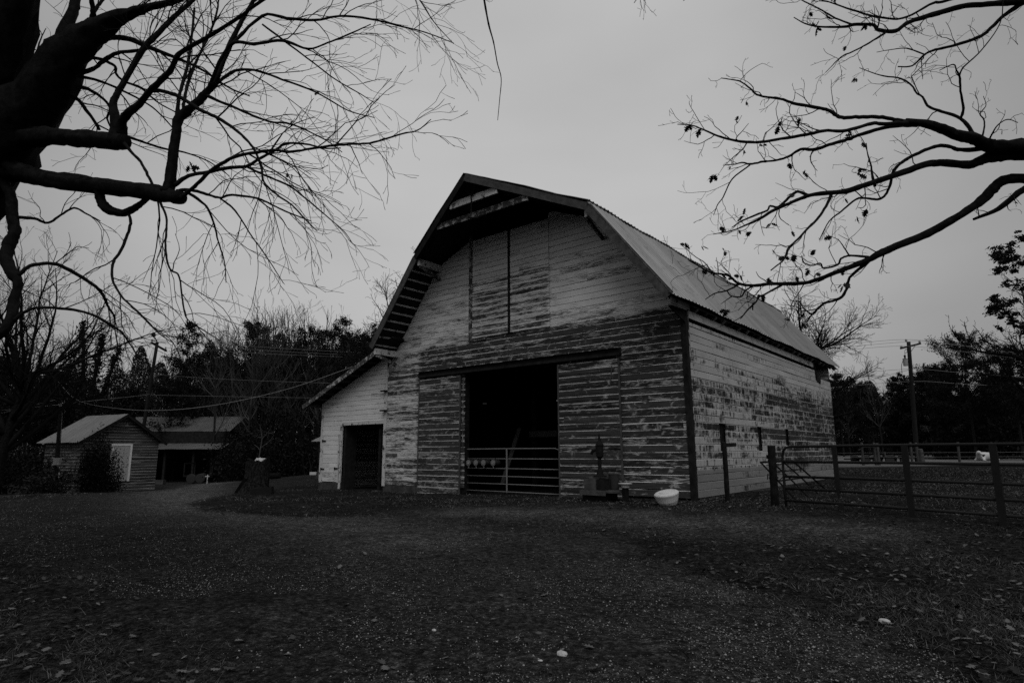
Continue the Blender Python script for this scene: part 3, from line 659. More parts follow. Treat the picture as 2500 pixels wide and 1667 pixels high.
for u_, split in ((2040, True), (2212, False), (2428, False)):
    r_ = ray(u_, 1105); A_ = np.array((r_[:2], -gd[:2])).T; ts = np.linalg.solve(A_, (GA-CAM)[:2]); s_ = ts[1]
    mb = MB(); o_ = sd_*0.032
    if split:
        mb.beam(gp(s_, 0.62)+o_, gp(s_, 1.38)+o_, 0.085, 0.03, side=gd)
        b0 = gp(s_, 0.62)+o_; mb.add([b0-gd*0.042+sd_*0.015, b0+gd*0.042+sd_*0.015, b0+gd*0.042-sd_*0.015, b0-gd*0.042-sd_*0.015, b0+np.array((0,0,-0.22))-gd*0.005], [(0,1,4),(1,2,4),(2,3,4),(3,0,4)])
        mb.build('brace', M['tube'], pg); mb = MB(); mb.beam(gp(s_+0.035, 0.10)+o_, gp(s_+0.03, 0.36)+o_, 0.09, 0.03, side=gd); mb.build('brace', M['tube'], pg)
    else:
        mb.beam(gp(s_, 0.10)+o_, gp(s_, 1.385)+o_, 0.10, 0.035, side=gd); mb.build('brace', M['tube'], pg)
def rough_post(mb, base, top, r0, r1, k=10, seed=0):
    rg = np.random.default_rng(seed); n_ = 12; P = [np.asarray(base)+(np.asarray(top)-np.asarray(base))*t for t in np.linspace(0, 1, n_)]
    b0 = mb.n; mb.tube(P, np.linspace(r0, r1, n_)*(1+rg.normal(0, 0.03, n_)), k)
    V_ = mb.v[-1]; V_ += rg.normal(0, r0*0.05, V_.shape)
gpb = D(1895, 1264, 12.6); gpt = D(1882.7, 1088, 12.6)
gpo = tg('gate_post', 'thick dark wooden gate post with chain at the left end of the pasture gate', 'post', gpb)
mb = MB(); rough_post(mb, gpb-np.array((0,0,0.3)), gpt, 0.085, 0.072, 12, 1); mb.build('post', M['wood_rot'], gpo)
mb = MB(); pm = D(1889, 1166, 12.6)
an_ = np.linspace(0, 2*math.pi, 22); mb.tube([pm+np.array((math.cos(a)*0.087, math.sin(a)*0.087, 0.012*math.sin(3*a))) for a in an_], 0.009, 5)
mb.tube([pm+np.array((0.06, -0.06, 0)), (pm+gp(0, 0.8))/2-np.array((0,0,0.07)), gp(0, 0.8)], 0.008, 5); mb.tube([D(1875,1156,12.55), D(1874,1170,12.55)], 0.012, 5); mb.build('chain', M['iron'], gpo)
mb = MB(); mb.box(pm[0]-0.11, pm[0]-0.07, pm[1]-0.03, pm[1]+0.03, 1.14, 1.22); mb.build('hinge', M['iron'], gpo)
p1b = D(1777, 1232, 13.6); p1t = D(1767.5, 1079, 13.6)
po = tg('fence_post', 'slim leaning post with a short board on top, in front of the barn side', 'post', p1b)
mb = MB(); rough_post(mb, p1b-np.array((0,0,0.25)), p1t, 0.06, 0.05, 10, 2); mb.build('post', M['wood_rot'], po)
mb = MB(); mb.beam(D(1771, 1086.5, 13.55), D(1796, 1085, 13.9), 0.03, 0.085); mb.build('board', M['wood_rot'], po)

# rusty panel leaning behind the gate post
TLp, TRp, BLp, BRp = D(1857, 1128, 14.4), D(1934, 1123.6, 16.2), ground(1945, 1222), ground(2022, 1200)
pnl = tg('leaning_panel', 'rusty barred panel tipped against the barn side behind the gate post', 'panel', (BLp+BRp)/2)
bl = lambda s, t: (TLp*(1-s)+TRp*s)*(1-t)+(BLp*(1-s)+BRp*s)*t
mb = MB(); mb.tube([bl(0,0), bl(1,0), bl(1,1), bl(0,1), bl(0,0)], 0.022, 6); mb.build('frame', M['iron'], pnl)
for s in (0.33, 0.66):
    mb = MB(); mb.tube([bl(s, 0), bl(s+0.02, 0.5), bl(s, 1)], 0.02, 6); mb.build('bar', M['iron'], pnl)
for t in (0.27, 0.5, 0.75):
    mb = MB(); mb.tube([bl(0, t), bl(0.5, t+0.01), bl(1, t)], 0.016, 6); mb.build('crossbar', M['iron'], pnl)

# far fence: posts, a wire, a rail
FP = [(2103, 1080, 1111, 'thin grey fence post at the left end of the short rail', 5), (2133, 1080.5, 1132, 'grey fence post beside the wider post at the right end of the short rail', 5), (2222, 1080, 1134, 'pale-topped fence post just right of the middle gate brace', 5),
      (2236, 1081, 1136, 'thin pale fence post leaning beside the broad stump-like post', 5), (2338, 1080, 1135, 'lone leaning fence post left of the lying cow', 6), (2420, 1080, 1134, 'fence post with pale top behind the third gate brace', 6)]
for k_, (u_, v0, v1, lab, wpx) in enumerate(FP):
    b_ = D(u_+6 if k_ != 0 else u_+5, v1 if k_ else 1131, 42); b_[2] = gz(b_)-0.2; t_ = D(u_, v0, 42)
    mb = MB(); rough_post(mb, b_, t_, 0.085, 0.075, 8, 20+k_); mb.build('far_post', M['wood_grey'], loc=b_, props=dict(label=lab, category='post'))
for u_, v0, v1, w_, lab in ((2141, 1082, 1132, 8, 'wide square fence post holding the right end of the short rail'), (2246, 1096, 1126, 14, 'broad stump-like grey post in the far fence')):
    b_ = D(u_+4, v1, 42); b_[2] = gz(b_)-0.2; mb = MB(); rough_post(mb, b_, D(u_, v0, 42), w_*0.5*42/FPX*1.1, w_*0.5*42/FPX*0.8, 8, int(u_)); mb.build('far_post', M['wood_grey'], loc=b_, props=dict(label=lab, category='post'))
mb = MB(); mb.beam(D(2105, 1090.5, 41.8), D(2142, 1089.5, 41.8), 0.05, 0.09); mb.build('fence_rail', M['wood_grey'], loc=D(2123, 1090, 41.8), props=dict(label='short weathered rail joining two fence posts beyond the gate', category='rail'))
mb = MB()
for dz in (0.15, 0.5, 0.8):
    pts = [D(u_, 1103, 42) for u_ in (2045, 2103, 2136, 2225, 2340, 2422, 2620)]; pts = [np.array((p[0], p[1], gz(p)+dz)) for p in pts]; mb.tube(pts, 0.006, 4)
mb.build('wire_fence', M['wire'], loc=pts[0], props=dict(label='thin wire strands strung between the far pasture posts', category='fence'))
# low farm trailers beyond the fence
def flatbed(u0, u1, vt, vb, d, lab, nm):
    a = D(u0, vb, d); b = D(u1, vb, d); a[2] = gz(a); b[2] = gz(b); zt = D(u0, vt, d)[2]-a[2]; dr = (b-a); L_ = np.linalg.norm(dr); dr /= L_; sdv = np.array((-dr[1], dr[0], 0)); mid = (a+b)/2
    t = tg(nm, lab, 'trailer', mid); zb = zt-0.12
    mb = MB(); mb.beam(a+np.array((0,0,zb)), b+np.array((0,0,zb)), 1.6, 0.10, side=sdv); mb.build('bed', M['iron'], t)
    for s in (0.2, 0.8):
        for o in (-0.7, 0.7):
            c = a+dr*L_*s+sdv*o+np.array((0,0,0.32)); mb = MB(); mb.lathe(c-sdv*0.09, [(0.16,0),(0.30,0.01),(0.33,0.05),(0.33,0.13),(0.30,0.17),(0.16,0.18)], 16, sdv); mb.build('wheel', M['drum'], t)
    mb = MB(); mb.beam(a-dr*0.9+np.array((0,0,0.35)), a+dr*0.3+np.array((0,0,zb-0.1)), 0.08, 0.08, side=sdv); mb.build('drawbar', M['iron'], t)
    mb = MB(); mb.beam(a+np.array((0,0,zb+0.03))-sdv*0.8, a+np.array((0,0,zb+0.4))-sdv*0.8, 0.06, 0.06, side=dr); mb.beam(b+np.array((0,0,zb+0.1))-sdv*0.8, b+np.array((0,0,zb+0.14))-sdv*0.8-dr*0.9, 0.3, 0.04, side=sdv); mb.build('stake', M['wood_grey'], t)
flatbed(2092, 2138, 1113, 1131, 45, 'low dark farm trailer between the first two gate braces, left one', 'farm_trailer')
flatbed(2147, 2206, 1112, 1132, 44.5, 'low dark farm trailer with a light plank just left of the middle gate brace', 'farm_trailer')

# ---------------------------------------------------------------- cow lying in the pasture
cb = D(2404, 1127, 56); cb[2] = gz(cb)
cow = tg('cow', 'white spotted cow lying in the pasture and facing the camera', 'cow', cb)
ax_ = RTH*0.93+FWH*0.37; ax_ /= np.linalg.norm(ax_); fr_ = -np.array((-ax_[1], ax_[0], 0))   # body runs to the right and back; fr_ points to the viewer
if np.dot(fr_, FWH) > 0: fr_ = -fr_
def cp(a, b, c): return cb+ax_*a+fr_*b+np.array((0, 0, c))
def skin(name, chain, edges, rad, mat, parent, sub=2):
    me = bpy.data.meshes.new(name); me.from_pydata([tuple(np.asarray(p)-np.array(parent['_w'])) for p in chain], edges, []); me.update()
    o = bpy.data.objects.new(name, me); sc.collection.objects.link(o); o.parent = parent
    md = o.modifiers.new('skin', 'SKIN'); 
    for i_, r_ in enumerate(rad): me.skin_vertices[0].data[i_].radius = (r_, r_)
    me.skin_vertices[0].data[0].use_root = True
    o.modifiers.new('sub', 'SUBSURF').levels = sub; o.modifiers['sub'].render_levels = sub; md.use_smooth_shade = True
    me.materials.append(mat); o['_w'] = parent['_w']; return o
ch = [cp(-0.45,0,0.40), cp(0.0,0,0.42), cp(0.5,0,0.42), cp(0.95,0.02,0.40), cp(1.2,0.03,0.32),     # trunk
      cp(-0.75,0.05,0.52), cp(-0.95,0.12,0.72), cp(-1.02,0.24,0.78), cp(-1.06,0.46,0.62), cp(-1.07,0.58,0.52),   # neck, poll, muzzle
      cp(-0.55,0.30,0.16), cp(-0.85,0.45,0.07), cp(-0.60,0.52,0.06),      # folded foreleg
      cp(0.75,0.36,0.24), cp(0.35,0.52,0.08), cp(0.72,0.58,0.06),         # folded hind leg
      cp(-0.55,-0.28,0.14), cp(-0.9,-0.3,0.07), cp(0.8,-0.35,0.2), cp(0.4,-0.5,0.08)]
ed = [(0,1),(1,2),(2,3),(3,4),(0,5),(5,6),(6,7),(7,8),(8,9),(0,10),(10,11),(11,12),(3,13),(13,14),(14,15),(0,16),(16,17),(3,18),(18,19)]
rd = [0.36,0.40,0.40,0.36,0.22,0.25,0.19,0.16,0.11,0.09,0.15,0.07,0.06,0.2,0.09,0.06,0.14,0.06,0.18,0.07]
skin('body', ch, ed, rd, M['cow'], cow)
for s in (-1, 1):
    mb = MB(); e0 = cp(-1.0+s*0.13, 0.20, 0.80); mb.add([e0, e0+ax_*s*0.22+np.array((0,0,0.02))+fr_*0.05, e0+ax_*s*0.19+np.array((0,0,-0.10)), e0+np.array((0,0,-0.09)), e0-fr_*0.04+ax_*s*0.09+np.array((0,0,-0.03))], [(0,1,2,3),(0,4,1),(1,4,2),(2,4,3),(3,4,0)]); mb.build('ear', M['cow'], cow)
    mb = MB(); mb.lathe(cp(-1.05+s*0.10, 0.36, 0.72), [(0.001,0),(0.03,0.01),(0.03,0.03),(0.001,0.045)], 8, fr_); mb.build('eye', M['black'], cow)
mb = MB(); mb.lathe(cp(-1.07, 0.58, 0.49), [(0.09,0),(0.10,0.05),(0.08,0.1),(0.02,0.12)], 12, fr_+np.array((0,0,-0.5))); mb.build('muzzle', M['drum'], cow)
mb = MB(); mb.tube(cat_rom([cp(1.35,0.0,0.42), cp(1.52,0.05,0.40), cp(1.7,0.12,0.26), cp(1.85,0.2,0.05)], 4), 0.028, 6); mb.build('tail', M['cow'], cow)

# ---------------------------------------------------------------- things against the barn front
wz = gz((-1.95, -0.9)); A0 = np.array((-1.95, -0.85, wz))
pump = tg('hand_pump', 'old iron hand pump with curved spout standing on a stone block', 'pump', onY(1464, 1163, -0.85))
pq = lambda u, v, y=-0.85: onY(u, v, y)
mb = MB(); mb.lathe(pq(1465, 1164), [(0.16,0),(0.16,0.03),(0.09,0.05),(0.07,0.12),(0.045,0.2),(0.045,0.48),(0.06,0.5),(0.085,0.52)], 16); mb.build('column', M['iron'], pump)
bz_ = pq(1464, 1117)[2]; tz_ = pq(1463, 1080)[2]; bx_ = pq(1464, 1100)[0]
mb = MB(); mb.lathe((bx_, -0.85, bz_-0.02), [(0.04,0),(0.085,0.05),(0.095,0.15),(0.09,0.28),(0.10,0.30),(0.10,0.33),(0.05,0.40),(0.03,0.44)], 16); mb.build('barrel', M['iron'], pump)
mb = MB(); s0 = pq(1460,1108); mb.tube(cat_rom([s0, pq(1456,1100), pq(1450,1099.5), pq(1445.5,1103), pq(1444,1109)], 4), [0.045]*3+[0.036]*8+[0.034]*6, 10); mb.build('spout', M['iron'], pump)
mb = MB(); mb.tube(cat_rom([pq(1472,1112), pq(1470,1090), pq(1466,1078), pq(1464.5,1070), pq(1462.6,1059)], 4), [0.016]*6+[0.022]*6+[0.012]*5, 8); mb.build('handle', M['iron'], pump)
mb = MB(); mb.tube([pq(1463,1090), pq(1463,1072), pq(1462,1061)], [0.05,0.03,0.018], 8); mb.build('rod', M['iron'], pump)
b0 = pq(1441, 1193.5); b1 = pq(1488, 1167)
mb = MB(); mb.box(b0[0], b1[0]-0.22, -1.12, -0.58, b0[2], b1[2]); V_ = mb.v[-1]; V_ += np.random.default_rng(3).normal(0, 0.012, V_.shape)
mb.build('stone_block', M['concrete'], loc=(b0[0]+0.2, -0.85, b0[2]), props=dict(label='squared stone block under the hand pump', category='stone'))
mb = MB(); mb.box(b1[0]-0.21, b1[0]+0.02, -1.1, -0.6, b0[2], b1[2]-0.02); mb.build('stone_block', M['wood_rot'], loc=(b1[0]-0.1, -0.85, b0[2]), props=dict(label='darker narrow stone block right beside the pump block', category='stone'))
c0 = pq(1500, 1193.7, -0.7); mb = MB(); mb.lathe(c0, [(0.10,0),(0.115,0.0),(0.13,0.33),(0.135,0.33),(0.135,0.35),(0.12,0.35),(0.10,0.05)], 20); kb = mb.build('bucket', M['drum'], loc=c0, props=dict(label='dark bucket standing right of the hand pump blocks', category='bucket'))
c1 = pq(1527, 1190, -0.8); mb = MB(); mb.lathe(c1, [(0.05,0),(0.09,0.0),(0.10,0.07),(0.16,0.085),(0.165,0.10),(0.15,0.10),(0.09,0.08)], 20); mb.build('pan', M['pale'], loc=c1, props=dict(label='pale shallow pan on a post beside the dark bucket', category='pan'))
s0, s1 = pq(1416, 1199, -1.2), pq(1478, 1201, -1.2); bt = tg('bench', 'rough plank bench on dark blocks carrying the pump stones', 'bench', ((s0+s1)/2)*np.array((1,1,0))+np.array((0,0.4,wz)))
mb = MB(); mb.beam(s0+np.array((0,0,-0.02)), s1+np.array((0,0,-0.03)), 0.04, 0.11, side=(0,1,0)); mb.build('plank', M['wood_grey'], bt)
mb = MB(); mb.box(s0[0]+0.05, pq(1530,1195,-0.6)[0], -1.15, -0.55, b0[2]-0.055, b0[2]-0.004); mb.build('plank', M['wood_grey'], bt)
l0, l1 = pq(1436, 1215), pq(1490, 1215); mb = MB(); mb.box(l0[0], l1[0], -1.1, -0.5, wz-0.1, b0[2]-0.056); mb.build('base', M['black'], bt)
mb = MB(); mb.box(pq(1521,1195,-0.8)[0], pq(1531,1195,-0.8)[0], -0.85, -0.72, wz-0.1, c1[2]); mb.build('post', M['wood_rot'], bt)
# white tub
tcx = ground(1633, 1231); tub = tg('planter_tub', 'chalky white oval tub tipped slightly on the ground by the barn corner', 'tub', tcx)
W_ = 60*13.3/FPX/2
mb = MB(); wb = lambda a, h: 1+0.10*math.cos(a+0.9)*(1 if h > 0.1 else 0.4)+0.02*math.sin(3*a)
mb.lathe(tcx-np.array((0,0,0.02)), [(W_*0.60,0),(W_*0.70,0.03),(W_*0.83,0.10),(W_*0.94,0.19),(W_*1.0,0.245),(W_*0.98,0.265),(W_*0.88,0.285),(W_*0.72,0.30),(W_*0.70,0.29),(W_*0.60,0.29),(W_*0.57,0.305),(W_*0.2,0.315)], 30, axis=tuple(-RTH*0.20-FWH*0.14+np.array((0,0,1.0))), wob=wb); mb.build('shell', M['tub'], tub, smooth=False)

# ---------------------------------------------------------------- stump and bits on the left
sb = ground(627, 1205); st_ = tg('tree_stump', 'tall rough tree stump with a pale broken top', 'stump', sb)
dS = float(np.dot(sb-CAM, FW)); sw = dS/FPX; rgs = np.random.default_rng(4)
lob = lambda a, h: 1+0.10*math.sin(3*a+1)+0.07*math.sin(7*a+h*3)+(0.42*max(0, math.cos(2.5*(a+0.4)))**2+0.16)*max(0, 1-h/0.6)**2
prof = [(29*sw, -0.15), (29*sw, 0), (28*sw, 0.12), (27*sw, 0.3), (26.5*sw, 0.5), (26*sw, 0.75), (25.5*sw, 0.95), (25*sw, 1.08)]
mb = MB(); mb.lathe(sb, prof, 48, close=False, wob=lob); V_ = mb.v[-1]; V_ += rgs.normal(0, 0.012, V_.shape); V_[-48:, 2] += 0.06*np.sin(np.arange(48)*0.4)+rgs.normal(0, 0.03, 48)+0.06*np.cos(np.arange(48)/48*6.28)
ring = V_[-48:]; mb.add(list(ring)+[ring.mean(0)-np.array((0,0,0.06))], [(i_, (i_+1) % 48, 48) for i_ in range(48)]); mb.build('trunk', M['stump'], st_)
mb = MB(); cc = sb+RTH*5*sw*1.0+np.array((0,0,1.10)); pv = []
for i_ in range(26): a = i_/26*6.28; pv.append(cc+RTH*math.cos(a)*(15+3*math.sin(3*a))*sw+FWH*math.sin(a)*(12+3*math.sin(4*a))*sw+np.array((0,0,rgs.normal(0,0.02))))
pt_ = [p+np.array((0,0,0.05+abs(rgs.normal(0,0.02)))) for p in [cc+(p-cc)*0.8 for p in pv]]
mb.add(pv+pt_+[cc+np.array((0,0,0.08))], [(i_, (i_+1) % 26, 26+(i_+1) % 26, 26+i_) for i_ in range(26)]+[(26+i_, 26+(i_+1) % 26, 52) for i_ in range(26)]); mb.build('broken_top', M['stone'], st_)
e0 = D(574, 1206, dS-0.1); e0[2] = gz(e0); e1 = D(600, 1166, dS-0.25)
mb = MB(); mb.beam(e0, e1, 0.10, 0.05, side=RTH); mb.build('plank', M['wood_rot'], loc=e0, props=dict(label='dark plank leaning on the left side of the stump', category='plank'))
k0 = ground(638, 1208); k0d = float(np.dot(k0-CAM, FW)); kw = k0d/FPX
mb = MB(); mb.beam(k0-RTH*24*kw+np.array((0,0,0.10)), k0+RTH*25*kw+np.array((0,0,0.14))+FWH*0.1, 0.3, 0.22, side=FWH); V_ = mb.v[-1]; V_ += rgs.normal(0, 0.012, V_.shape)
mb.build('timber_block', M['black'], loc=k0, props=dict(label='short black timber lying at the foot of the stump', category='timber'))
lg0 = D(652, 1141, 38); lg0[2] = gz(lg0)+0.22; lg1 = D(686, 1140, 38); lg1[2] = gz(lg1)+0.22
mb = MB(); rough_post(mb, lg0-RTH*0.3, lg1, 0.2, 0.17, 10, 6); mb.build('log', M['bark'], loc=lg0, props=dict(label='dark log lying on the drive edge right of the stump', category='log'))

# ---------------------------------------------------------------- small shed with white door
SRb, SLb = D(378, 1180.4, 36), D(187, 1194, 32.3)
SRb[2] = gz(SRb)-0.05; SLb[2] = gz(SLb)-0.02; zb0 = min(SRb[2], SLb[2])
fx = SLb-SRb; fx[2] = 0; FWID = np.linalg.norm(fx); fx /= FWID; bx2 = np.array((fx[1], -fx[0], 0))
if np.dot(bx2, FWH) < 0: bx2 = -bx2
zeR = D(384.5, 1075, 36)[2]; SD = 3.6; mid = (SRb+SLb)/2
ze_ = zeR; pkp = D(309.5, 1006, 34); zp_ = pkp[2]-0.12; spos = np.dot(pkp-SRb, fx)
sp = lambda s, b, z: SRb*np.array((1,1,0))+fx*s+bx2*b+np.array((0,0,z))
shed = tg('wooden_shed', 'small gabled board shed with tin roof and white door', 'shed', mid*np.array((1,1,0))+np.array((0,0,zb0)))
def gablewall(b_, nm):
    mb = MB(); hb = 0.16; z = zb0-0.05; pk = FWID/2
    while z < zp_-0.05:
        def lim(zz):
            if zz < ze_: return 0.0, FWID
            f = (zz-ze_)/(zp_-ze_); return pk*f, FWID-pk*f
        a0, a1 = lim(z); c0_, c1_ = lim(min(z+hb, zp_))
        j = rgs.uniform(-0.01, 0.01)
        mb.add([sp(a0,b_-0.03+j,z), sp(a1,b_-0.03+j,z), sp(c1_,b_-0.012+j,z+hb), sp(c0_,b_-0.012+j,z+hb), sp(a0,b_,z), sp(a1,b_,z), sp(c1_,b_,z+hb), sp(c0_,b_,z+hb)], [(0,1,2,3),(7,6,5,4),(0,4,5,1),(3,2,6,7),(0,3,7,4),(1,5,6,2)]); z += hb
    mb.build(nm, M['shed_wall'], shed)
gablewall(0.0, 'front_wall'); gablewall(SD, 'rear_wall')
for s_, nm in ((FWID-0.02, 'side_wall'), (0.02, 'side_wall')):
    mb = MB(); z = zb0-0.05
    while z < ze_-0.02:
        o_ = 0.03*(1 if s_ > 1 else -1); mb.add([sp(s_+o_,0.02,z), sp(s_+o_,SD,z), sp(s_+o_*0.4,SD,z+0.16), sp(s_+o_*0.4,0.02,z+0.16), sp(s_,0.02,z), sp(s_,SD,z), sp(s_,SD,z+0.16), sp(s_,0.02,z+0.16)], [(0,1,2,3),(7,6,5,4),(0,4,5,1),(3,2,6,7),(0,3,7,4),(1,5,6,2)]); z += 0.16
    mb.build(nm, M['shed_wall'], shed)
def corr(mb, p0, p1, p2, p3, pitch, amp, nrm):
    """corrugated sheet: p0->p1 along the ridge, p3->p2 along the eave"""
    p0, p1, p2, p3 = [np.asarray(p, float) for p in (p0, p1, p2, p3)]; n_ = max(4, int(np.linalg.norm(p1-p0)/pitch*2)); V = []
    for r_ in range(4):
        f = r_/3; a = p0+(p3-p0)*f; b = p1+(p2-p1)*f; t = np.linspace(0, 1, n_+1)[:, None]; wv = (amp*np.where(np.arange(n_+1) % 2 == 0, 1, -1))[:, None]
        V.append(a+(b-a)*t+np.asarray(nrm)*(wv+0.008*np.sin(t*17+r_)))
    V = np.concatenate(V); a = np.arange(3)[:, None]*(n_+1); b = np.arange(n_)[None, :]
    mb.addq(V, np.stack([a+b, a+b+1, a+n_+2+b, a+n_+1+b], -1).reshape(-1, 4))
pk = FWID/2; sl = (zp_-ze_)/pk
for s_ in (1, -1):
    e = pk+s_*(pk+0.34); mb = MB(); zr = zp_+0.07; zev = zp_+0.07-sl*(pk+0.34)
    nr = fx*s_*sl+np.array((0,0,1)); nr /= np.linalg.norm(nr)
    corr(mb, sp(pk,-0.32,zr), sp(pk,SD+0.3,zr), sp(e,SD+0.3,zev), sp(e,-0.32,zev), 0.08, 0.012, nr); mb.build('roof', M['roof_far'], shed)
    mb = MB(); mb.beam(sp(pk,-0.28,zr-0.09), sp(e,-0.28,zev-0.09), 0.03, 0.12, side=bx2); mb.build('fascia', M['wood_dark'], shed)
# door
r_ = []
for u_ in (271, 314):
    q_ = ray(u_, 1130); A_ = np.array((q_[:2], -fx[:2])).T; r_.append(np.linalg.solve(A_, (SRb-CAM)[:2])[1])
ds0, ds1 = min(r_), max(r_); dz0 = zb0+0.24; dz1 = dz0+2.03
q_ = ray(295, 1174); tt = np.linalg.solve(np.array((q_[:2], -fx[:2])).T, (SRb-CAM)[:2]); dz0 = float((CAM+q_*tt[0])[2]); q_ = ray(300, 1087); tt = np.linalg.solve(np.array((q_[:2], -fx[:2])).T, (SRb-CAM)[:2]); dz1 = float((CAM+q_*tt[0])[2])
def qb(mb, s0, s1, b0_, b1_, z0, z1): mb.add([sp(s,b,z) for z in (z0,z1) for b in (b0_,b1_) for s in (s0,s1)], [(0,2,3,1),(4,5,7,6),(0,1,5,4),(2,6,7,3),(0,4,6,2),(1,3,7,5)])
mb = MB(); qb(mb, ds0+0.02, ds1-0.02, -0.055, 0.0, dz0, dz1-0.02); dr_ = mb.build('door', M['door_white'], shed)
pw_ = (ds1-ds0-0.04)
for c_ in (0.14, 0.56):
    for z0_, z1_ in ((0.08, 0.34), (0.40, 0.72), (0.77, 0.93)):
        mb = MB(); h_ = dz1-dz0; qb(mb, ds0+0.02+pw_*c_, ds0+0.02+pw_*(c_+0.30), -0.064, -0.056, dz0+h_*z0_, dz0+h_*z1_); mb.build('panel', M['door_white'], dr_)
mb = MB(); mb.lathe(sp(ds0+0.12, -0.06, dz0+0.95), [(0.01,0),(0.01,0.03),(0.035,0.04),(0.035,0.06),(0.01,0.07)], 10, -bx2); mb.build('knob', M['steel'], dr_)
mb = MB(); qb(mb, ds0-0.09, ds0+0.02, -0.075, 0, dz0-0.02, dz1+0.09); mb.build('door_frame', M['white'], shed)
mb = MB(); qb(mb, ds1-0.02, ds1+0.09, -0.075, 0, dz0-0.02, dz1+0.09); mb.build('door_frame', M['white'], shed)
mb = MB(); qb(mb, ds0+0.02, ds1-0.02, -0.075, 0, dz1-0.02, dz1+0.09); mb.build('door_frame', M['white'], shed)
mb = MB(); qb(mb, ds0-0.1, ds1+0.15, -0.75, -0.12, zb0-0.3, zb0+0.14); mb.build('doorstep', M['concrete'], shed)

# ---------------------------------------------------------------- open equipment shed behind
EA = lambda u, v, d=48.0: D(u, v, d)
es = tg('equipment_shed', 'long low open fronted tin roofed shed behind the small shed', 'shed', (lambda p: np.array((p[0], p[1], gz(p))))(EA(450, 1160)))
r0, r1 = EA(330, 1018, 51), EA(600, 1016.5, 51); q0, q1 = EA(345, 1053, 48), EA(560, 1052.5, 48)
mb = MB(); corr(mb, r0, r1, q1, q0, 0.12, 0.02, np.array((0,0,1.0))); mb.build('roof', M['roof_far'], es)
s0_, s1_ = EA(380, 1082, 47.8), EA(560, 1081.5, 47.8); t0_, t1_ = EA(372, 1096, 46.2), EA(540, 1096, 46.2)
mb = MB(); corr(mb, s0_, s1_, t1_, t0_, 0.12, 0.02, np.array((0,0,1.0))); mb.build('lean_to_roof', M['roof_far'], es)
zf = gz(EA(450, 1160))-0.3
def vwall(mb, a, b, z0, z1, off=0.0):
    a = np.array(a); b = np.array(b); nn = np.cross((b-a)*np.array((1,1,0)), (0,0,1)); nn /= np.linalg.norm(nn); P = []
    for p, zz in ((a,z0),(b,z0),(b,z1),(a,z1)): P.append(np.array((p[0],p[1],zz)))
    mb.add(P+[p+nn*0.06 for p in P], [(0,1,2,3),(7,6,5,4),(0,4,5,1),(1,5,6,2),(2,6,7,3),(3,7,4,0)])
mb = MB(); vwall(mb, q0, q1, s0_[2]-0.1, q0[2]-0.05); mb.build('upper_wall', M['wood_dark'], es)
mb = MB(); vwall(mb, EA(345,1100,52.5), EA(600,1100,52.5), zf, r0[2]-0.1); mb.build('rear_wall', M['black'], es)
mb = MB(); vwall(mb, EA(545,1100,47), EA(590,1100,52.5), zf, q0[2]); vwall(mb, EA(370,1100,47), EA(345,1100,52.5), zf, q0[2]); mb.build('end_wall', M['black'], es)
for u_ in (400, 470, 536):
    b_ = EA(u_, 1150, 46.5); mb = MB(); mb.beam(np.array((b_[0],b_[1],zf)), np.array((b_[0],b_[1],t0_[2]-0.04)), 0.16, 0.16, side=RTH); mb.build('post', M['wood_dark'], es)
# trailer parked in front
ta, tb = D(462, 1158, 45), D(530, 1158, 45); ta[2] = gz(ta); tb[2] = gz(tb)
tr = tg('utility_trailer', 'dark utility trailer with end rack parked before the open shed', 'trailer', (ta+tb)/2)
mb = MB(); mb.beam(ta+np.array((0,0,0.55)), tb+np.array((0,0,0.55)), 1.6, 0.12, side=FWH); mb.build('bed', M['iron'], tr)
for p_, h_ in ((ta, 1.0), (tb, 0.8)):
    mb = MB(); [mb.beam(p_+FWH*o+np.array((0,0,0.5)), p_+FWH*o+np.array((0,0,0.5+h_)), 0.06, 0.06, side=RTH) for o in (-0.75, 0.75)]; mb.beam(p_-FWH*0.78+np.array((0,0,0.45+h_)), p_+FWH*0.78+np.array((0,0,0.45+h_)), 0.06, 0.10, side=RTH); mb.build('end_rack', M['wood_dark'], tr)
for s_ in (0.3, 0.62):
    for o in (-0.85, 0.85):
        c = ta+(tb-ta)*s_+FWH*o+np.array((0,0,0.34)); mb = MB(); mb.lathe(c-FWH*0.1, [(0.16,0),(0.32,0.01),(0.35,0.05),(0.35,0.15),(0.32,0.19),(0.16,0.2)], 16, FWH); mb.build('wheel', M['drum'], tr)
sk = D(507, 1162, 43.5); sk[2] = gz(sk); mb = MB(); mb.beam(sk, sk+np.array((0,0,0.62)), 0.05, 0.05, side=RTH); mb.beam(sk-RTH*0.17+np.array((0,0,0.5)), sk+RTH*0.12+np.array((0,0,0.5)), 0.04, 0.06, side=FWH); mb.build('marker_stake', M['pale'], loc=sk, props=dict(label='small pale cross-shaped stake in front of the trailer', category='stake'))
wb_ = D(392, 1150, 44); wb_[2] = gz(wb_); mb = MB(); mb.beam(wb_-RTH*0.35+np.array((0,0,0.15)), wb_+RTH*0.35+np.array((0,0,0.15)), 0.4, 0.3, side=FWH); mb.build('concrete_block', M['concrete'], loc=wb_, props=dict(label='grey block on the ground at the shed corner under the low roof', category='block'))
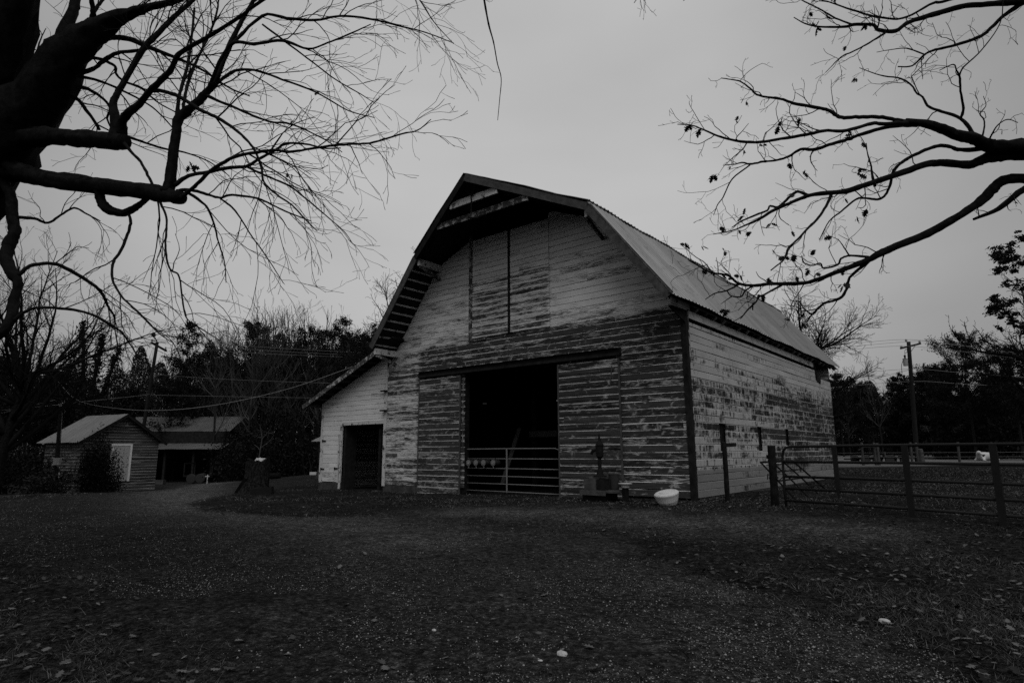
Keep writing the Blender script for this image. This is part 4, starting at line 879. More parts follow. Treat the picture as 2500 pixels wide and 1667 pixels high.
# open shelter left of the barn
sh_c = D(800, 1140, 37); sh_c[2] = gz(sh_c); osr = tg('open_shelter', 'small open shelter roof showing past the left barn corner', 'shelter', sh_c)
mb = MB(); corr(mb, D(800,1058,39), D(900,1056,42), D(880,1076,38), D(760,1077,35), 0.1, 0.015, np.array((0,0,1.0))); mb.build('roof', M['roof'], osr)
pb = D(776, 1142, 35.5); pb[2] = gz(pb); mb = MB(); mb.beam(D(783,1140,35.6)*np.array((1,1,0))+np.array((0,0,gz(pb))), D(778,1082,35.6), 0.12, 0.12, side=RTH); mb.beam(D(783,1115,35.6), D(769,1080,35.6), 0.05, 0.08, side=FWH); mb.build('post', M['wood_dark'], osr)
pb2 = D(895, 1142, 41); mb = MB(); mb.beam(np.array((pb2[0],pb2[1],gz(pb2))), D(890,1072,41), 0.12, 0.12, side=RTH); mb.build('post', M['wood_dark'], osr)
fp_ = D(768, 1131, 36); fp_[2] = gz(fp_)+0.25; mb = MB(); mb.beam(fp_-RTH*0.22, fp_+RTH*0.16, 0.25, 0.16, side=FWH); mb.build('feed_trough', M['pale'], loc=fp_, props=dict(label='small pale trough under the shelter past the barn corner', category='trough'))
mb = MB(); c_ = D(779, 1145, 34.5); c_[2] = gz(c_); mb.lathe(c_, [(0.22,0),(0.2,0.1),(0.10,0.35),(0.08,0.5)], 14); mb.build('salt_stand', M['drum'], loc=c_, props=dict(label='dark squat stand on the ground by the shelter post', category='stand'))

# ---------------------------------------------------------------- poles and wires
def pole(name, lab, base, top, r0, r1):
    t = tg(name, lab, 'utility pole', base); mb = MB(); mb.tube([base+(top-base)*s for s in np.linspace(0, 1, 8)], np.linspace(r0, r1, 8), 12); mb.build('pole', M['pole'], t, smooth=True); return t
lb = D(345, 1080, 40); lb[2] = gz(lb)-0.3; lt_ = D(384, 835, 40); lb = lt_+(D(354, 1022, 40)-lt_)*((lb[2]-lt_[2])/(D(354,1022,40)[2]-lt_[2]))
lp = pole('utility_pole', 'leaning utility pole with slanted crossarm behind the small shed', lb, lt_, 0.125, 0.095)
mb = MB(); mb.beam(D(369, 836, 39.9), D(407, 857, 40.6), 0.1, 0.12); mb.build('crossarm', M['wood_dark'], lp)
mb = MB(); mb.tube(cat_rom([D(384,834,39.9), D(380,828,39.8), D(378,824,39.8), D(374,822,39.8), D(371,815,39.8)], 3), [0.035]*13, 6); mb.lathe(D(375,822,39.8), [(0.05,0),(0.13,0.05),(0.13,0.22),(0.06,0.28)], 10, (-0.3,0,1)); mb.build('insulator', M['iron'], lp)
for u_, v_, d_ in ((371, 834, 39.9), (404, 853, 40.5)):
    mb = MB(); mb.lathe(D(u_, v_, d_), [(0.03,0),(0.07,0.03),(0.04,0.08),(0.06,0.12),(0.03,0.17)], 8); mb.build('insulator', M['steel'], lp)
rt_ = D(2218, 834, 50); rm = D(2223, 901, 50); rb = rt_+(rm-rt_)*((0.2-rt_[2])/(rm[2]-rt_[2]))
rp = pole('utility_pole', 'tall utility pole with transformer and crossarm beyond the pasture', rb, rt_, 0.19, 0.14)
mb = MB(); mb.beam(D(2198.5, 850.5, 49.7), D(2247.5, 838.5, 50.6), 0.1, 0.14); mb.build('crossarm', M['wood_dark'], rp)
mb = MB(); mb.beam(D(2222, 861, 49.9), D(2235, 843, 50.3), 0.04, 0.05, side=FWH); mb.build('crossarm_brace', M['steel'], rp)
for u_, v_ in ((2201, 850), (2245.5, 837.5), (2212.5, 834)):
    mb = MB(); mb.lathe(D(u_, v_, 49.9), [(0.05,0),(0.10,0.04),(0.07,0.1),(0.10,0.14),(0.06,0.2),(0.03,0.22)], 10); mb.build('insulator', M['steel'], rp)
tr0 = D(2211.5, 893, 49.6); mb = MB(); mb.lathe(tr0, [(0.15,0),(0.17,0.02),(0.17,0.54),(0.19,0.55),(0.19,0.58),(0.10,0.62)], 18); tf = mb.build('transformer', M['steel'], rp, smooth=False)
mb = MB(); mb.lathe(D(2209.5, 874.5, 49.6), [(0.05,0),(0.08,0.08),(0.05,0.12),(0.09,0.18),(0.06,0.26)], 10); mb.build('bushing', M['iron'], tf)
mb = MB(); mb.tube(cat_rom([D(2209.5,866,49.6), D(2209,856,49.6), D(2213,852,49.8), D(2215,858,49.8), D(2211,862,49.7)], 3), 0.02, 5); mb.tube(cat_rom([D(2204,881,49.6), D(2201,893,49.6), D(2202,906,49.6), D(2203,910,49.7)], 3), 0.02, 5); mb.build('cable', M['iron'], rp)
# yard light
yb = D(137, 1178, 30); yb[2] = gz(yb)-0.2; yt = D(150, 984, 30)
yl = tg('yard_light', 'dark wooden pole with lamp head, meter box and white conduit beside the small shed', 'lamp post', yb)
mb = MB(); mb.tube([yb+(yt-yb)*s for s in np.linspace(0, 1, 8)], np.linspace(0.115, 0.085, 8), 12); mb.build('pole', M['pole'], yl, smooth=True)
lm = D(155, 986, 29.7); mb = MB(); mb.lathe(lm, [(0.03,0.18),(0.05,0.06),(0.10,0.03),(0.13,0.0),(0.12,-0.02)], 16); mb.build('lamp_head', M['pale'], yl)
mb = MB(); mb.lathe(lm-np.array((0,0,0.03)), [(0.10,0.0),(0.10,-0.10),(0.05,-0.16)], 14); mb.build('lamp_lens', M['steel'], yl)
mb = MB(); mb.tube([yt, lm+np.array((0,0,0.12)), lm+np.array((0,0,0.05))], 0.02, 6); mb.build('lamp_arm', M['iron'], yl)
bm = D(140, 1126, 29.8); mb = MB(); mb.beam(bm-np.array((0,0,0.17)), bm+np.array((0,0,0.17)), 0.30, 0.16, side=RTH); mb.build('meter_box', M['steel'], yl)
mb = MB(); mb.tube([D(140.5,1137,29.8), D(145,1141,29.8), D(144,1160,29.8), D(142.5,1176,29.8)], 0.022, 8); mb.build('conduit', M['white'], yl)
mb = MB(); mb.tube(cat_rom([D(142,986,29.8), D(149,997,29.8), D(152,1012,29.8), D(147,1075,29.8)], 4), 0.01, 5); mb.build('cable', M['steel'], yl)
def wire(lab, pts, r=0.011):
    P = cat_rom([D(*p) for p in pts], 8); mb = MB(); mb.tube(P, r, 5); mb.build('power_line', M['wire'], loc=P[0], props=dict(label=lab, category='wire'))
wire('highest overhead wire running from the left pole behind the barn', [(376,828,40),(640,847,46),(903,862,53),(1250,878,62)])
wire('second overhead wire close below the highest one, left of barn', [(371,833,39.9),(477,838,43),(640,855,46),(903,869,53),(1250,886,62)])
wire('third overhead wire from the crossarm end of the left pole', [(404,849,40.5),(640,863,47),(892,874,53),(1250,892,62)])
wire('single wire halfway up the left pole crossing the dark wood', [(374,914,40),(560,926,45),(806,935,51),(1250,945,60)])
wire('lowest straight wire on the left pole, crossing above the long shed', [(366,964,40),(520,967,45),(765,971,51),(1100,975,60)])
wire('sagging service cable swinging from the lamp post to the barn rake', [(140,930,30),(194,979,29.5),(306,999,28.5),(408,1001,27.5),(510,991,26.5),(612,972,25.5),(718,945,24.5),(831,906,23.6),(905,877,22.9)], 0.012)
wire('cable from the left edge rising to the lamp post top', [(-60,1022,27),(0,1009,28),(70,992,29),(134,976,30)])
wire('cable from the left edge passing the lamp post to the leaning pole', [(-60,1010,27),(0,1002,28),(150,987,30),(225,978,33),(330,967,38),(366,962,40)])
wire('topmost wire meeting the right pole tip', [(1900,852,53),(2083,838,51.5),(2212,829,50),(2323,840,48),(2560,872,45)], 0.014)
wire('wire ending at the right insulator of the right pole crossarm', [(1900,862,53),(2085,845,51.5),(2245,833,50.5),(2330,842,48),(2560,876,45)], 0.014)
wire('wire at the left insulator of the right pole crossarm', [(1900,872,53),(2083,853,51.5),(2201,845,49.9),(2323,855,48),(2560,885,45)], 0.014)
wire('lower wire passing the right pole below the transformer', [(1900,932,53),(2070,913,51.5),(2223,901,49.9),(2340,909,48),(2560,925,45)], 0.014)
wire('slanting cable dropping left from the right pole behind the trees', [(2222,902,49.9),(2160,918,52),(2119,930,54),(2030,950,58)], 0.014)
wire('lowest wire crossing the dark trees behind the pasture gate', [(1990,948,50),(2025,946,50),(2223,931,50),(2350,937,50),(2560,950,50)], 0.014)

# stones lying on the drive
for u_, v_, s_, lab in ((1373, 1602, 0.030, 'largest pale stone lying on the gravel in the foreground'), (1319, 1616, 0.015, 'small pale stone just left of the largest one'), (2040+120, 1521, 0.03, 'pale curled leaf-like stone chip on the right gravel edge'), (1060, 1250+290, 0.014, 'little pale stone on the gravel left of the picture middle')):
    p = ground(u_, v_); rg = np.random.default_rng(int(u_)); mb = MB(); bm_ = bpy.data.meshes.new('t'); 
    import bmesh
    b2 = bmesh.new(); bmesh.ops.create_icosphere(b2, subdivisions=2, radius=1.0); Vv = np.array([v.co[:] for v in b2.verts]); Ff = [[v.index for v in f.verts] for f in b2.faces]; b2.free(); bpy.data.meshes.remove(bm_)
    Vv = np.sign(Vv)*np.abs(Vv)**0.8; Vv = Vv*(1+rg.normal(0, 0.07, Vv.shape))*np.array((1.3, 0.95, 0.7))*s_
    mb.add(Vv+p+np.array((0, 0, s_*0.45)), Ff); mb.build('stone', M['stone'], loc=p, props=dict(label=lab, category='stone'))
# ---------------------------------------------------------------- trees
def unit(v): return v/max(np.linalg.norm(v), 1e-9)
def wander(rg, p, d, length, n_, bend, pull=None, pullw=0.0):
    P = [np.array(p, float)]; d = unit(np.array(d, float)); st = length/n_
    for i_ in range(n_):
        d = d+rg.normal(0, bend, 3)
        if pull is not None: d = d+np.asarray(pull)*pullw
        d = unit(d); P.append(P[-1]+d*st)
    return np.array(P)
def rand_perp(rg, d):
    v = rg.normal(0, 1, 3); v = v-d*np.dot(v, d); return unit(v)
def sprout(rg, mb, P, rad, lvl, maxl, cfg, tips, f0=0.15):
    """side branches along polyline P, recursively"""
    n_ = len(P); L_ = np.linalg.norm(np.diff(P, axis=0), axis=1).sum()
    cnt = max(1, int(round(cfg['dens'][lvl]*L_*rg.uniform(0.8, 1.2))))
    for k in range(cnt):
        f = f0+(1-f0)*(k+rg.uniform(0, 1))/cnt; x = f*(n_-1); i_ = min(int(x), n_-2); p = P[i_]+(P[i_+1]-P[i_])*(x-i_); d = unit(P[i_+1]-P[i_])
        a = math.radians(rg.normal(cfg['ang'][lvl], 12)); pp = rand_perp(rg, d); dd = d*math.cos(a)+pp*math.sin(a)
        if 'flat' in cfg: dd = dd-np.asarray(cfg['flat'])*np.dot(dd, cfg['flat'])*0.75
        l_ = cfg['len'][lvl]*rg.uniform(0.45, 1.25)*(1.15-0.55*f); r_ = min(rad[i_]*0.62, cfg['rad'][lvl])*rg.uniform(0.75, 1.1)
        ns = cfg.get('segs', (7, 5, 4, 3))[lvl]
        Q_ = wander(rg, p, dd, l_, ns, cfg['bend'][lvl], cfg.get('pull'), cfg['pullw'][lvl]); rr_ = np.linspace(r_, max(r_*0.35, cfg['rmin']), len(Q_))
        mb.tube(Q_, rr_, 5 if r_ > 0.02 else (4 if r_ > 0.008 else 3), cap=False)
        if lvl+1 < maxl: sprout(rg, mb, Q_, rr_, lvl+1, maxl, cfg, tips)
        else: tips.append((Q_[-1], unit(Q_[-1]-Q_[-2])))
def oak_leaf(mb, p, d, s, rg):
    """a small lobed withered leaf, curled"""
    d = unit(d+rg.normal(0, 0.6, 3)); sv = rand_perp(rg, d); nn = np.cross(d, sv)
    out_ = [(0,0),(0.14,0.10),(0.22,0.34),(0.34,0.14),(0.48,0.42),(0.60,0.16),(0.74,0.30),(0.86,0.10),(1.0,0.0)]
    cen = [p+d*a*s+nn*s*(0.25*a*a) for a in (0, 0.34, 0.60, 1.0)]; V_ = []; 
    L_ = [p+d*a*s+sv*b*s+nn*s*(0.25*a*a+0.5*b*b) for a, b in out_]; R_ = [p+d*a*s-sv*b*s+nn*s*(0.25*a*a+0.5*b*b) for a, b in out_[1:-1]]
    V_ = L_+R_[::-1]; n_ = len(V_); mb.addt(V_+[p+d*0.5*s+nn*0.06*s], [(i_, (i_+1) % n_, n_) for i_ in range(n_)])

def traced(rg, branches, base_depth, cfg, mbs, tips, twist=1.0, minw=0.55):
    """branches: list of (points[(u,v,width px)], depth change at the far end). The depth at the near end is taken
    from the branch it grows out of, so the limbs spread in depth as well as across"""
    pool = []
    for bi, (pts, dz) in enumerate(branches):
        a = np.array(pts, float)
        if not pool: d0 = base_depth
        else:
            q_ = np.concatenate(pool); j_ = np.argmin((q_[:, 0]-a[0, 0])**2+(q_[:, 1]-a[0, 1])**2); d0 = q_[j_, 2]
        seg = np.concatenate([[0], np.cumsum(np.hypot(np.diff(a[:, 0]), np.diff(a[:, 1])))]); f = seg/seg[-1]
        dep = d0+dz*f**1.2
        B = cat_rom(np.column_stack([a, dep]), 5)
        pool.append(B[:, [0, 1, 3]])
        big = a[0, 2] > 14
        P = np.array([D(b[0], b[1], b[3]) for b in B]); r_ = np.maximum(B[:, 2], minw)*0.5*B[:, 3]/FPX
        if big:
            kp = [0]
            for i_ in range(1, len(P)-1):
                if np.linalg.norm(P[i_]-P[kp[-1]]) > 0.34*r_[i_]: kp.append(i_)
            kp.append(len(P)-1); P = P[kp]; r_ = r_[kp]
        r2 = r_*(1+rg.normal(0, 0.02 if big else 0.05, len(r_)))
        jit = rg.normal(0, 1, P.shape)*r_[:, None]*(0.015 if big else 0.10); jit[0] = 0; P = P+jit
        (mbs[0] if big else mbs[1]).tube(P, r2, 18 if big else (7 if a[0, 2] > 5 else 5))
        if big:  # bark furrows
            k_ = 18; V_ = mbs[0].v[-1].reshape(len(P), k_, 3); rd_ = V_-P[:, None, :]
            rid = rg.normal(0, 1, (len(P), k_)); 
            for q_ in range(1, len(P)): rid[q_] = 0.82*rid[q_-1]+0.57*rid[q_]
            low_ = np.interp(np.arange(len(P)), np.arange(0, len(P)+6, 6), rg.normal(0, 1, len(np.arange(0, len(P)+6, 6)))); V_ += rd_*(0.085*rid+0.06*rg.normal(0, 1, rid.shape)+0.05*low_[:, None])[:, :, None]
            if len(pts) < 9 and a[-1, 2] > 20: V_[-1] = P[-1]+rd_[-1]*1.0
        if len(a) > 2 and a[-1, 2] < 9:
            s0 = 0.30 if big else 0.12
            sprout(rg, mbs[1], P[int(len(P)*s0):], r_[int(len(P)*s0):], 0, cfg['maxl'], cfg, tips)
            tips.append((P[-1], unit(P[-1]-P[-2])))

# -- big oak at the left edge of the yard
LO = [
 ([(-300,1460,250),(-270,1100,230),(-230,800,215),(-165,580,205),(-85,440,190),(-15,360,160)], 0.0),       # trunk
 ([(-20,380,150),(20,320,135),(75,265,120),(120,210,112),(150,160,98),(185,120,80),(230,82,58),(285,48,38),(335,28,26),(361,19,20),(425,4,14),(480,-20,12),(560,-80,10),(640,-190,8)], -0.6),
 ([(140,140,36),(150,90,28),(172,40,23),(184,6,22),(195,-60,20),(210,-200,14)], 0.9),
 ([(-60,360,130),(-30,220,125),(5,120,118),(25,40,110),(36,-40,105),(45,-250,80)], -0.5),
 ([(10,372,60),(60,340,46),(130,334,41),(200,337,40),(270,344,40),(303,347,38)], -0.8),
 ([(284,352,38),(284,330,32),(283,306,26),(276,255,16),(286,228,15),(300,205,14),(350,120,13),(383,85,12),(425,42,11),(470,2,8),(520,-50,6)], 0.6),
 ([(296,330,26),(300,296,20),(318,272,18),(340,255,15),(360,228,14),(393,195,14),(417,170,13),(434,136,12),(468,112,11),(505,92,10),(585,42,8),(620,15,7),(665,-12,5)], -0.9),
 ([(303,350,10),(323,374,7),(344,396,7),(361,428,7),(378,464,7),(393,498,6),(406,530,5),(406,566,5),(404,598,5),(408,637,5),(418,660,4.5),(436,672,4.5),(444,719,4),(449,753,4),(459,781,3),(500,808,3),(535,830,2)], -1.2),
 ([(-10,410,70),(30,415,52),(80,430,42),(160,445,40),(250,455,37),(330,464,36),(400,475,36),(442,483,32)], -1.2),
 ([(408,470,34),(414,451,25),(421,391,23),(428,338,22),(436,291,22),(462,268,20),(491,242,18),(513,217,16),(524,201,15),(552,131,12),(585,61,10),(617,5,8),(640,-40,6)], 0.5),
 ([(431,295,12),(436,242,8),(447,200,8),(460,150,7),(468,90,6),(475,20,5)], 0.6),
 ([(447,280,10),(451,240,8),(462,195,8),(484,140,6),(505,98,5),(528,37,5),(535,-10,4)], 0.9),
 ([(500,232,9),(534,247,7),(581,266,6),(619,283,6),(661,298,5),(700,301,5),(736,313,4),(800,345,3),(835,372,2)], -0.6),
 ([(372,222,10),(402,224,9),(445,240,9),(481,264,9),(525,285,8),(566,310,8),(602,342,7),(623,370,6),(638,408,6),(644,444,5),(674,474,5),(714,502,4),(742,532,4),(775,565,2)], -1.0),
 ([(425,452,12),(461,430,9),(504,421,9),(555,410,9),(602,406,8),(634,387,7),(674,366,6),(697,351,6),(746,352,5),(790,362,4),(832,362,3)], 0.5),
 ([(440,484,14),(453,474,10),(481,449,9),(513,419,9),(547,396,9),(587,379,8),(629,372,8),(672,367,7),(710,371,7),(757,364,6),(818,355,6),(870,352,5),(912,348,5),(982,327,4),(1020,318,3),(1052,292,2)], -1.0),
 ([(430,466,9),(466,464,8),(504,474,7),(538,483,6),(566,476,6),(630,485,5),(668,502,4),(704,519,4),(760,540,2.5)], 0.8),
 ([(538,485,5),(566,506,5),(587,533,4),(613,575,3.5),(641,613,3),(669,655,2.5),(692,692,2)], 0.4),
 ([(604,408,6),(651,430,5),(704,453,5),(742,481,4),(800,530,3),(840,565,2),(862,596,1.5)], 0.6),
 ([(243,462,24),(245,482,22),(255,502,22),(272,515,20),(304,519,17),(330,506,16),(350,492,14),(366,478,14)], -0.2),
 ([(312,515,7),(319,545,7),(308,581,7),(293,615,7),(278,638,7),(273,664,6),(278,691,6),(298,725,5),(319,745,5),(351,776,5),(372,798,4),(395,819,3),(421,836,2)], -0.8),
 ([(5,420,30),(12,449,25),(28,481,24),(30,523,24),(36,566,24),(22,598,25),(16,632,26),(30,668,25),(44,690,22),(34,732,20),(28,774,20),(8,806,20),(-20,830,18)], -0.9),
 ([(45,672,10),(74,649,9),(128,643,9),(181,666,9),(234,700,8),(255,728,7),(264,749,6),(278,770,5),(281,793,3)], 0.6),
 ([(34,782,10),(64,759,8),(106,751,7),(170,755,7),(213,764,6),(255,783,6),(298,813,5),(312,832,4),(332,862,2)], 0.5),
 ([(34,530,9),(85,534,7),(117,544,6),(149,525,5),(181,508,5),(213,523,4),(245,540,3)], 0.8),
 ([(196,92,14),(191,75,13),(197,62,13),(219,56,14),(227,35,13),(224,0,11),(218,-40,8)], -0.2),
 ([(227,36,8),(240,14,8),(255,-8,7),(280,-60,5)], 0.3),
 ([(178,128,16),(230,118,14),(255,98,11),(283,92,11),(320,97,11),(355,112,10),(400,130,8),(450,150,6),(500,175,5),(560,215,4),(610,235,3)], 0.5),
 ([(165,185,12),(225,170,10),(258,145,10),(285,130,9),(330,124,8),(362,119,6)], 0.3),
 ([(170,150,10),(230,142,8),(270,155,7),(282,165,7),(284,182,6),(305,200,6),(345,215,6),(385,250,4),(430,275,3)], 0.7),
 ([(130,225,11),(185,240,9),(215,275,8),(236,305,7),(243,318,7)], 0.2),
 ([(557,118,8),(640,40,7),(700,45,7),(770,50,6),(830,40,5),(900,46,5),(980,65,4),(1040,80,3),(1108,106,2)], 0.4),
 ([(500,236,8),(560,112,8),(620,108,8),(690,100,7),(752,120,5),(800,105,4),(850,85,4),(905,60,2.5)], -0.5),
 ([(485,250,7),(560,180,7),(620,172,6),(690,195,5),(770,225,4),(850,270,3),(915,288,2)], 0.7),
 ([(640,60,5),(700,105,5),(760,150,4),(820,195,3.5),(880,230,2.5),(918,255,1.5)], 0.4),
 ([(60,262,12),(88,205,9),(98,160,7),(92,125,5),(100,95,3),(112,70,2)], 0.6),
 ([(30,300,12),(62,228,9),(70,180,7),(60,140,5),(66,105,3)], 1.0),
 ([(12,260,10),(40,205,7),(78,196,6),(120,172,5)], 1.3),
 ([(140,200,11),(205,215,9),(240,232,7),(268,262,6),(262,290,5),(275,320,3)], 0.8),
 ([(150,185,10),(210,190,8),(262,205,6),(320,232,5),(372,262,4),(415,305,3),(440,340,2)], 0.9),
 ([(300,330,8),(345,345,6),(395,362,5),(450,372,4),(510,395,3),(560,430,2)], 0.9),
 ([(452,466,8),(500,500,6),(520,540,5),(533,590,4),(548,640,3),(552,690,2)], 0.7),
 ([(640,-190,6),(800,-230,6),(1000,-200,6),(1130,-120,5.5),(1176,-40,5.3),(1182,0,5),(1193,60,4.3),(1205,104,3.2),(1214,154,2.6),(1223.6,192,2.2),(1220,241,1.9),(1215,294,1.4)], -0.4),
 ([(480,-22,7),(700,-60,6),(850,-90,5),(960,-60,4),(1010,-20,3.5),(1060,55,2.5),(1108,108,1.6)], 0.3),
]
cfgL = dict(dens=(4.6, 5.0, 4.5), ang=(36, 34, 36), len=(0.85, 0.42, 0.17), rad=(0.0085, 0.0046, 0.0032), bend=(0.14, 0.18, 0.22), pull=(0, 0, -1), pullw=(0.045, 0.03, 0.0), rmin=0.0024, maxl=3, segs=(8, 5, 3), flat=FW)
rg = np.random.default_rng(11); tips = []; m0, m1 = MB(), MB()
HANG = len(LO)-2
lo_main = [b for i_, b in enumerate(LO) if i_ != HANG]
traced(rg, lo_main, 7.0, cfgL, (m0, m1), tips)
cfg0 = dict(cfgL); cfg0['dens'] = (0.0, 0.0)
# the long drooping switch has no side twigs
a = np.array(LO[HANG][0]); B = cat_rom(a, 5); P = np.array([D(b[0], b[1], 6.2) for b in B]); m1.tube(P, B[:, 2]*0.5*6.2/FPX*(1+rg.normal(0, 0.06, len(B))), 6)
oakb = ground(5, 1480)*0+D(-290, 1300, 7.0); oakb[2] = gz(oakb)
oak = thing('oak_tree', 'huge dark bare oak with sawn limbs leaning in at the left edge', 'tree', oakb)
m0.build('trunk', M['bark'], oak, smooth=True); m1.build('crown', M['twig'], oak, smooth=True)
for u_, v_, s_ in ((464, 402, 0.05), (776, 226, 0.03), (712, 293, 0.025), (703, 425, 0.03), (710, 428, 0.02)):
    m2 = MB(); c_ = D(u_, v_, 6.4)
    for _ in range(6 if s_ > 0.04 else 3): oak_leaf(m2, c_+rg.normal(0, 0.012, 3), np.array((0, 0, -1.0)), s_*1.7, rg)
    m2.build('leaf_cluster', M['leaf'], oak)

# -- oak reaching in from the right
RO = [
 ([(2790,1500,150),(2780,1100,140),(2770,700,125),(2740,500,110),(2700,420,80)], 0.0),
 ([(2730,440,70),(2620,385,46),(2520,360,38),(2442,358,34),(2410,355,32),(2375,337,26),(2337,330,23),(2299,314,20),(2260,303,17),(2213,297,14)], -0.7),
 ([(2220,298,10),(2184,292,9),(2146,286,9),(2098,286,9),(2055,287,9),(2040,280,9),(2022,269,8),(1990,262,8),(1937,252,7),(1905,241,6),(1854,234,5),(1831,216,4),(1809,200,3.5),(1788,195,3),(1760,191,2)], 0.4),
 ([(2215,300,13),(2155,303,9),(2128,302,9),(2067,319,8),(2011,320,8),(1969,329,8),(1894,341,7),(1852,348,7),(1803,345,6),(1760,335,5),(1720,318,4),(1688,306,3),(1654,304,2)], -0.6),
 ([(2240,306,11),(2184,308,9),(2136,318,9),(2088,333,9),(2075,339,9),(2033,351,8),(1990,365,8),(1954,365,7),(1926,382,6),(1892,392,5),(1863,395,5),(1831,401,5),(1814,397,4),(1795,401,3),(1765,404,2)], 0.7),
 ([(1831,403,4),(1788,437,3.5),(1765,482,3),(1752,500,2.5),(1742,526,1.5)], 0.2),
 ([(2700,440,50),(2600,395,34),(2520,378,27),(2458,380,26),(2413,385,26),(2369,401,20),(2299,397,17),(2260,402,16),(2193,425,15),(2118,450,13),(2065,467,12),(2011,472,11),(1973,478,9),(1926,497,7),(1884,516,7),(1854,535,6),(1820,550,4),(1788,563,3),(1741,572,2)], -1.1),
 ([(1972,477,8),(1948,468,7),(1931,478,7),(1901,505,6),(1880,503,5),(1873,514,5),(1852,522,5),(1812,539,4),(1786,556,2.5)], 0.3),
 ([(2032,470,9),(2020,497,7),(1999,531,6),(1976,554,6),(1948,584,5),(1924,607,5),(1914,633,4),(1882,660,3)], -0.4),
 ([(2408,362,13),(2347,366,10),(2318,358,9),(2289,356,9),(2251,370,8),(2216,387,8),(2193,404,7),(2180,421,7),(2172,455,6),(2158,480,6),(2139,487,6),(2112,484,5),(2088,488,5),(2054,516,4),(2024,541,3),(2000,586,2)], 0.4),
 ([(2378,330,10),(2346,290,8),(2299,272,7),(2268,261,6),(2253,238,5),(2237,227,4),(2226,209,4),(2199,192,4),(2149,184,3),(2098,166,1.5)], 0.6),
 ([(2345,290,7),(2352,265,6),(2345,223,5),(2343,188,5),(2335,172,3.5),(2327,158,3),(2294,172,2)], -0.4),
 ([(2342,185,4.5),(2352,165,4),(2397,122,3),(2441,58,2.5),(2450,-5,2)], 0.3),
 ([(2395,345,5),(2403,312,4),(2402,292,3.5),(2393,278,3),(2407,258,2),(2401,235,1.4)], 0.3),
 ([(2411,350,5),(2422,328,4),(2436,306,3),(2460,292,2.5),(2485,300,2)], -0.3),
 ([(2136,455,8),(2131,435,6),(2128,415,5),(2126,402,4),(2118,375,3),(2115,350,2)], 0.3),
 ([(2740,560,40),(2620,480,30),(2520,438,25),(2457,439,24),(2427,459,22),(2396,490,21),(2335,531,19),(2263,571,18),(2187,602,16),(2150,618,15),(2118,635,13),(2054,660,11),(1990,684,9),(1954,692,9),(1884,693,8),(1841,697,7),(1803,692,6),(1778,673,5),(1735,665,4),(1710,652,3),(1680,635,2)], -0.5),
 ([(1740,666,3.5),(1720,641,2.5),(1697,626,2),(1662,597,1.5)], 0.1),
 ([(1803,695,4.5),(1775,709,4),(1746,716,3),(1722,731,2)], 0.2),
 ([(1775,710,3),(1786,723,3.5),(1809,724,4),(1820,709,4),(1836,699,5)], 0.1),
 ([(1786,724,3),(1770,735,2),(1760,742,1.5)], 0.1),
 ([(1908,696,6),(1860,722,4.5),(1852,720,4),(1846,737,4),(1826,756,4),(1808,778,2.5)], -0.3),
 ([(2130,630,10),(2101,654,8),(2075,677,7),(2067,705,7),(2054,726,7),(2033,735,6),(2011,741,6),(1994,756,6),(1982,767,5),(1962,752,3),(1952,737,3),(1931,733,2),(1915,708,1.5)], 0.4),
 ([(1983,767,3.5),(1967,790,1.5)], 0.0),
 ([(2120,628,7),(2075,624,5),(2054,631,5),(2045,646,5),(2011,655,4),(2003,643,4),(1982,648,3.5),(1962,641,3),(1957,623,1.5)], -0.3),
 ([(2075,626,4.5),(2060,603,3),(2047,586,2),(2028,577,1.5)], 0.2),
 ([(2720,600,34),(2600,500,22),(2520,455,16),(2437,510,10),(2376,536,5)], 0.5),
 ([(2700,400,60),(2660,200,40),(2600,40,28),(2560,-5,22),(2500,3,18),(2410,11,14),(2354,15,13),(2288,33,12),(2221,54,10),(2186,76,9),(2145,74,8),(2130,61,7),(2084,61,7),(2063,66,6),(2002,66,4),(1965,58,3),(1938,43,2)], -0.6),
 ([(2160,82,6),(2114,110,4),(2079,128,3.5),(2053,140,3),(2016,177,1.5)], -0.2),
 ([(2500,6,13),(2448,41,9),(2397,87,8),(2334,110,7),(2283,122,6),(2257,134,5),(2227,161,4),(2192,163,3)], 0.3),
 ([(2258,134,4),(2214,119,3),(2175,122,2),(2140,128,1.5)], 0.2),
 ([(2500,-60,14),(2318,0,8),(2278,8,6),(2227,36,5),(2191,47,5),(2153,43,5),(2135,41,5),(2066,20,4),(2020,4,3),(1960,-8,2)], 0.4),
 ([(2085,62,5),(2040,45,4),(2000,22,3.5),(1965,5,3),(1940,-10,2.5)], -0.3),
 ([(2320,-80,10),(2150,-60,8),(1950,-70,6),(1700,-60,4.5),(1590,-40,3),(1548,8,1.6)], 0.3),
]
cfgR = dict(dens=(4.6, 5.5, 6.5), ang=(52, 50, 50), len=(0.55, 0.26, 0.09), rad=(0.0085, 0.005, 0.0036), bend=(0.26, 0.30, 0.3), pull=(0, 0, 1), pullw=(0.03, 0.02, 0.0), rmin=0.0028, maxl=3, segs=(7, 4, 2), flat=FW)
rg = np.random.default_rng(23); tips = []; m0, m1 = MB(), MB(); traced(rg, RO, 8.0, cfgR, (m0, m1), tips)
rob = D(2790, 1270, 8.0); rob[2] = gz(rob)
oak2 = thing('oak_tree', 'crooked bare oak reaching in from the right with a few dry leaves', 'tree', rob)
m0.build('trunk', M['bark'], oak2, smooth=True); m1.build('crown', M['twig'], oak2, smooth=True)
tp = [t for t in tips if 1640 < proj(t[0])[0] < 2150]
rg.shuffle(tp)
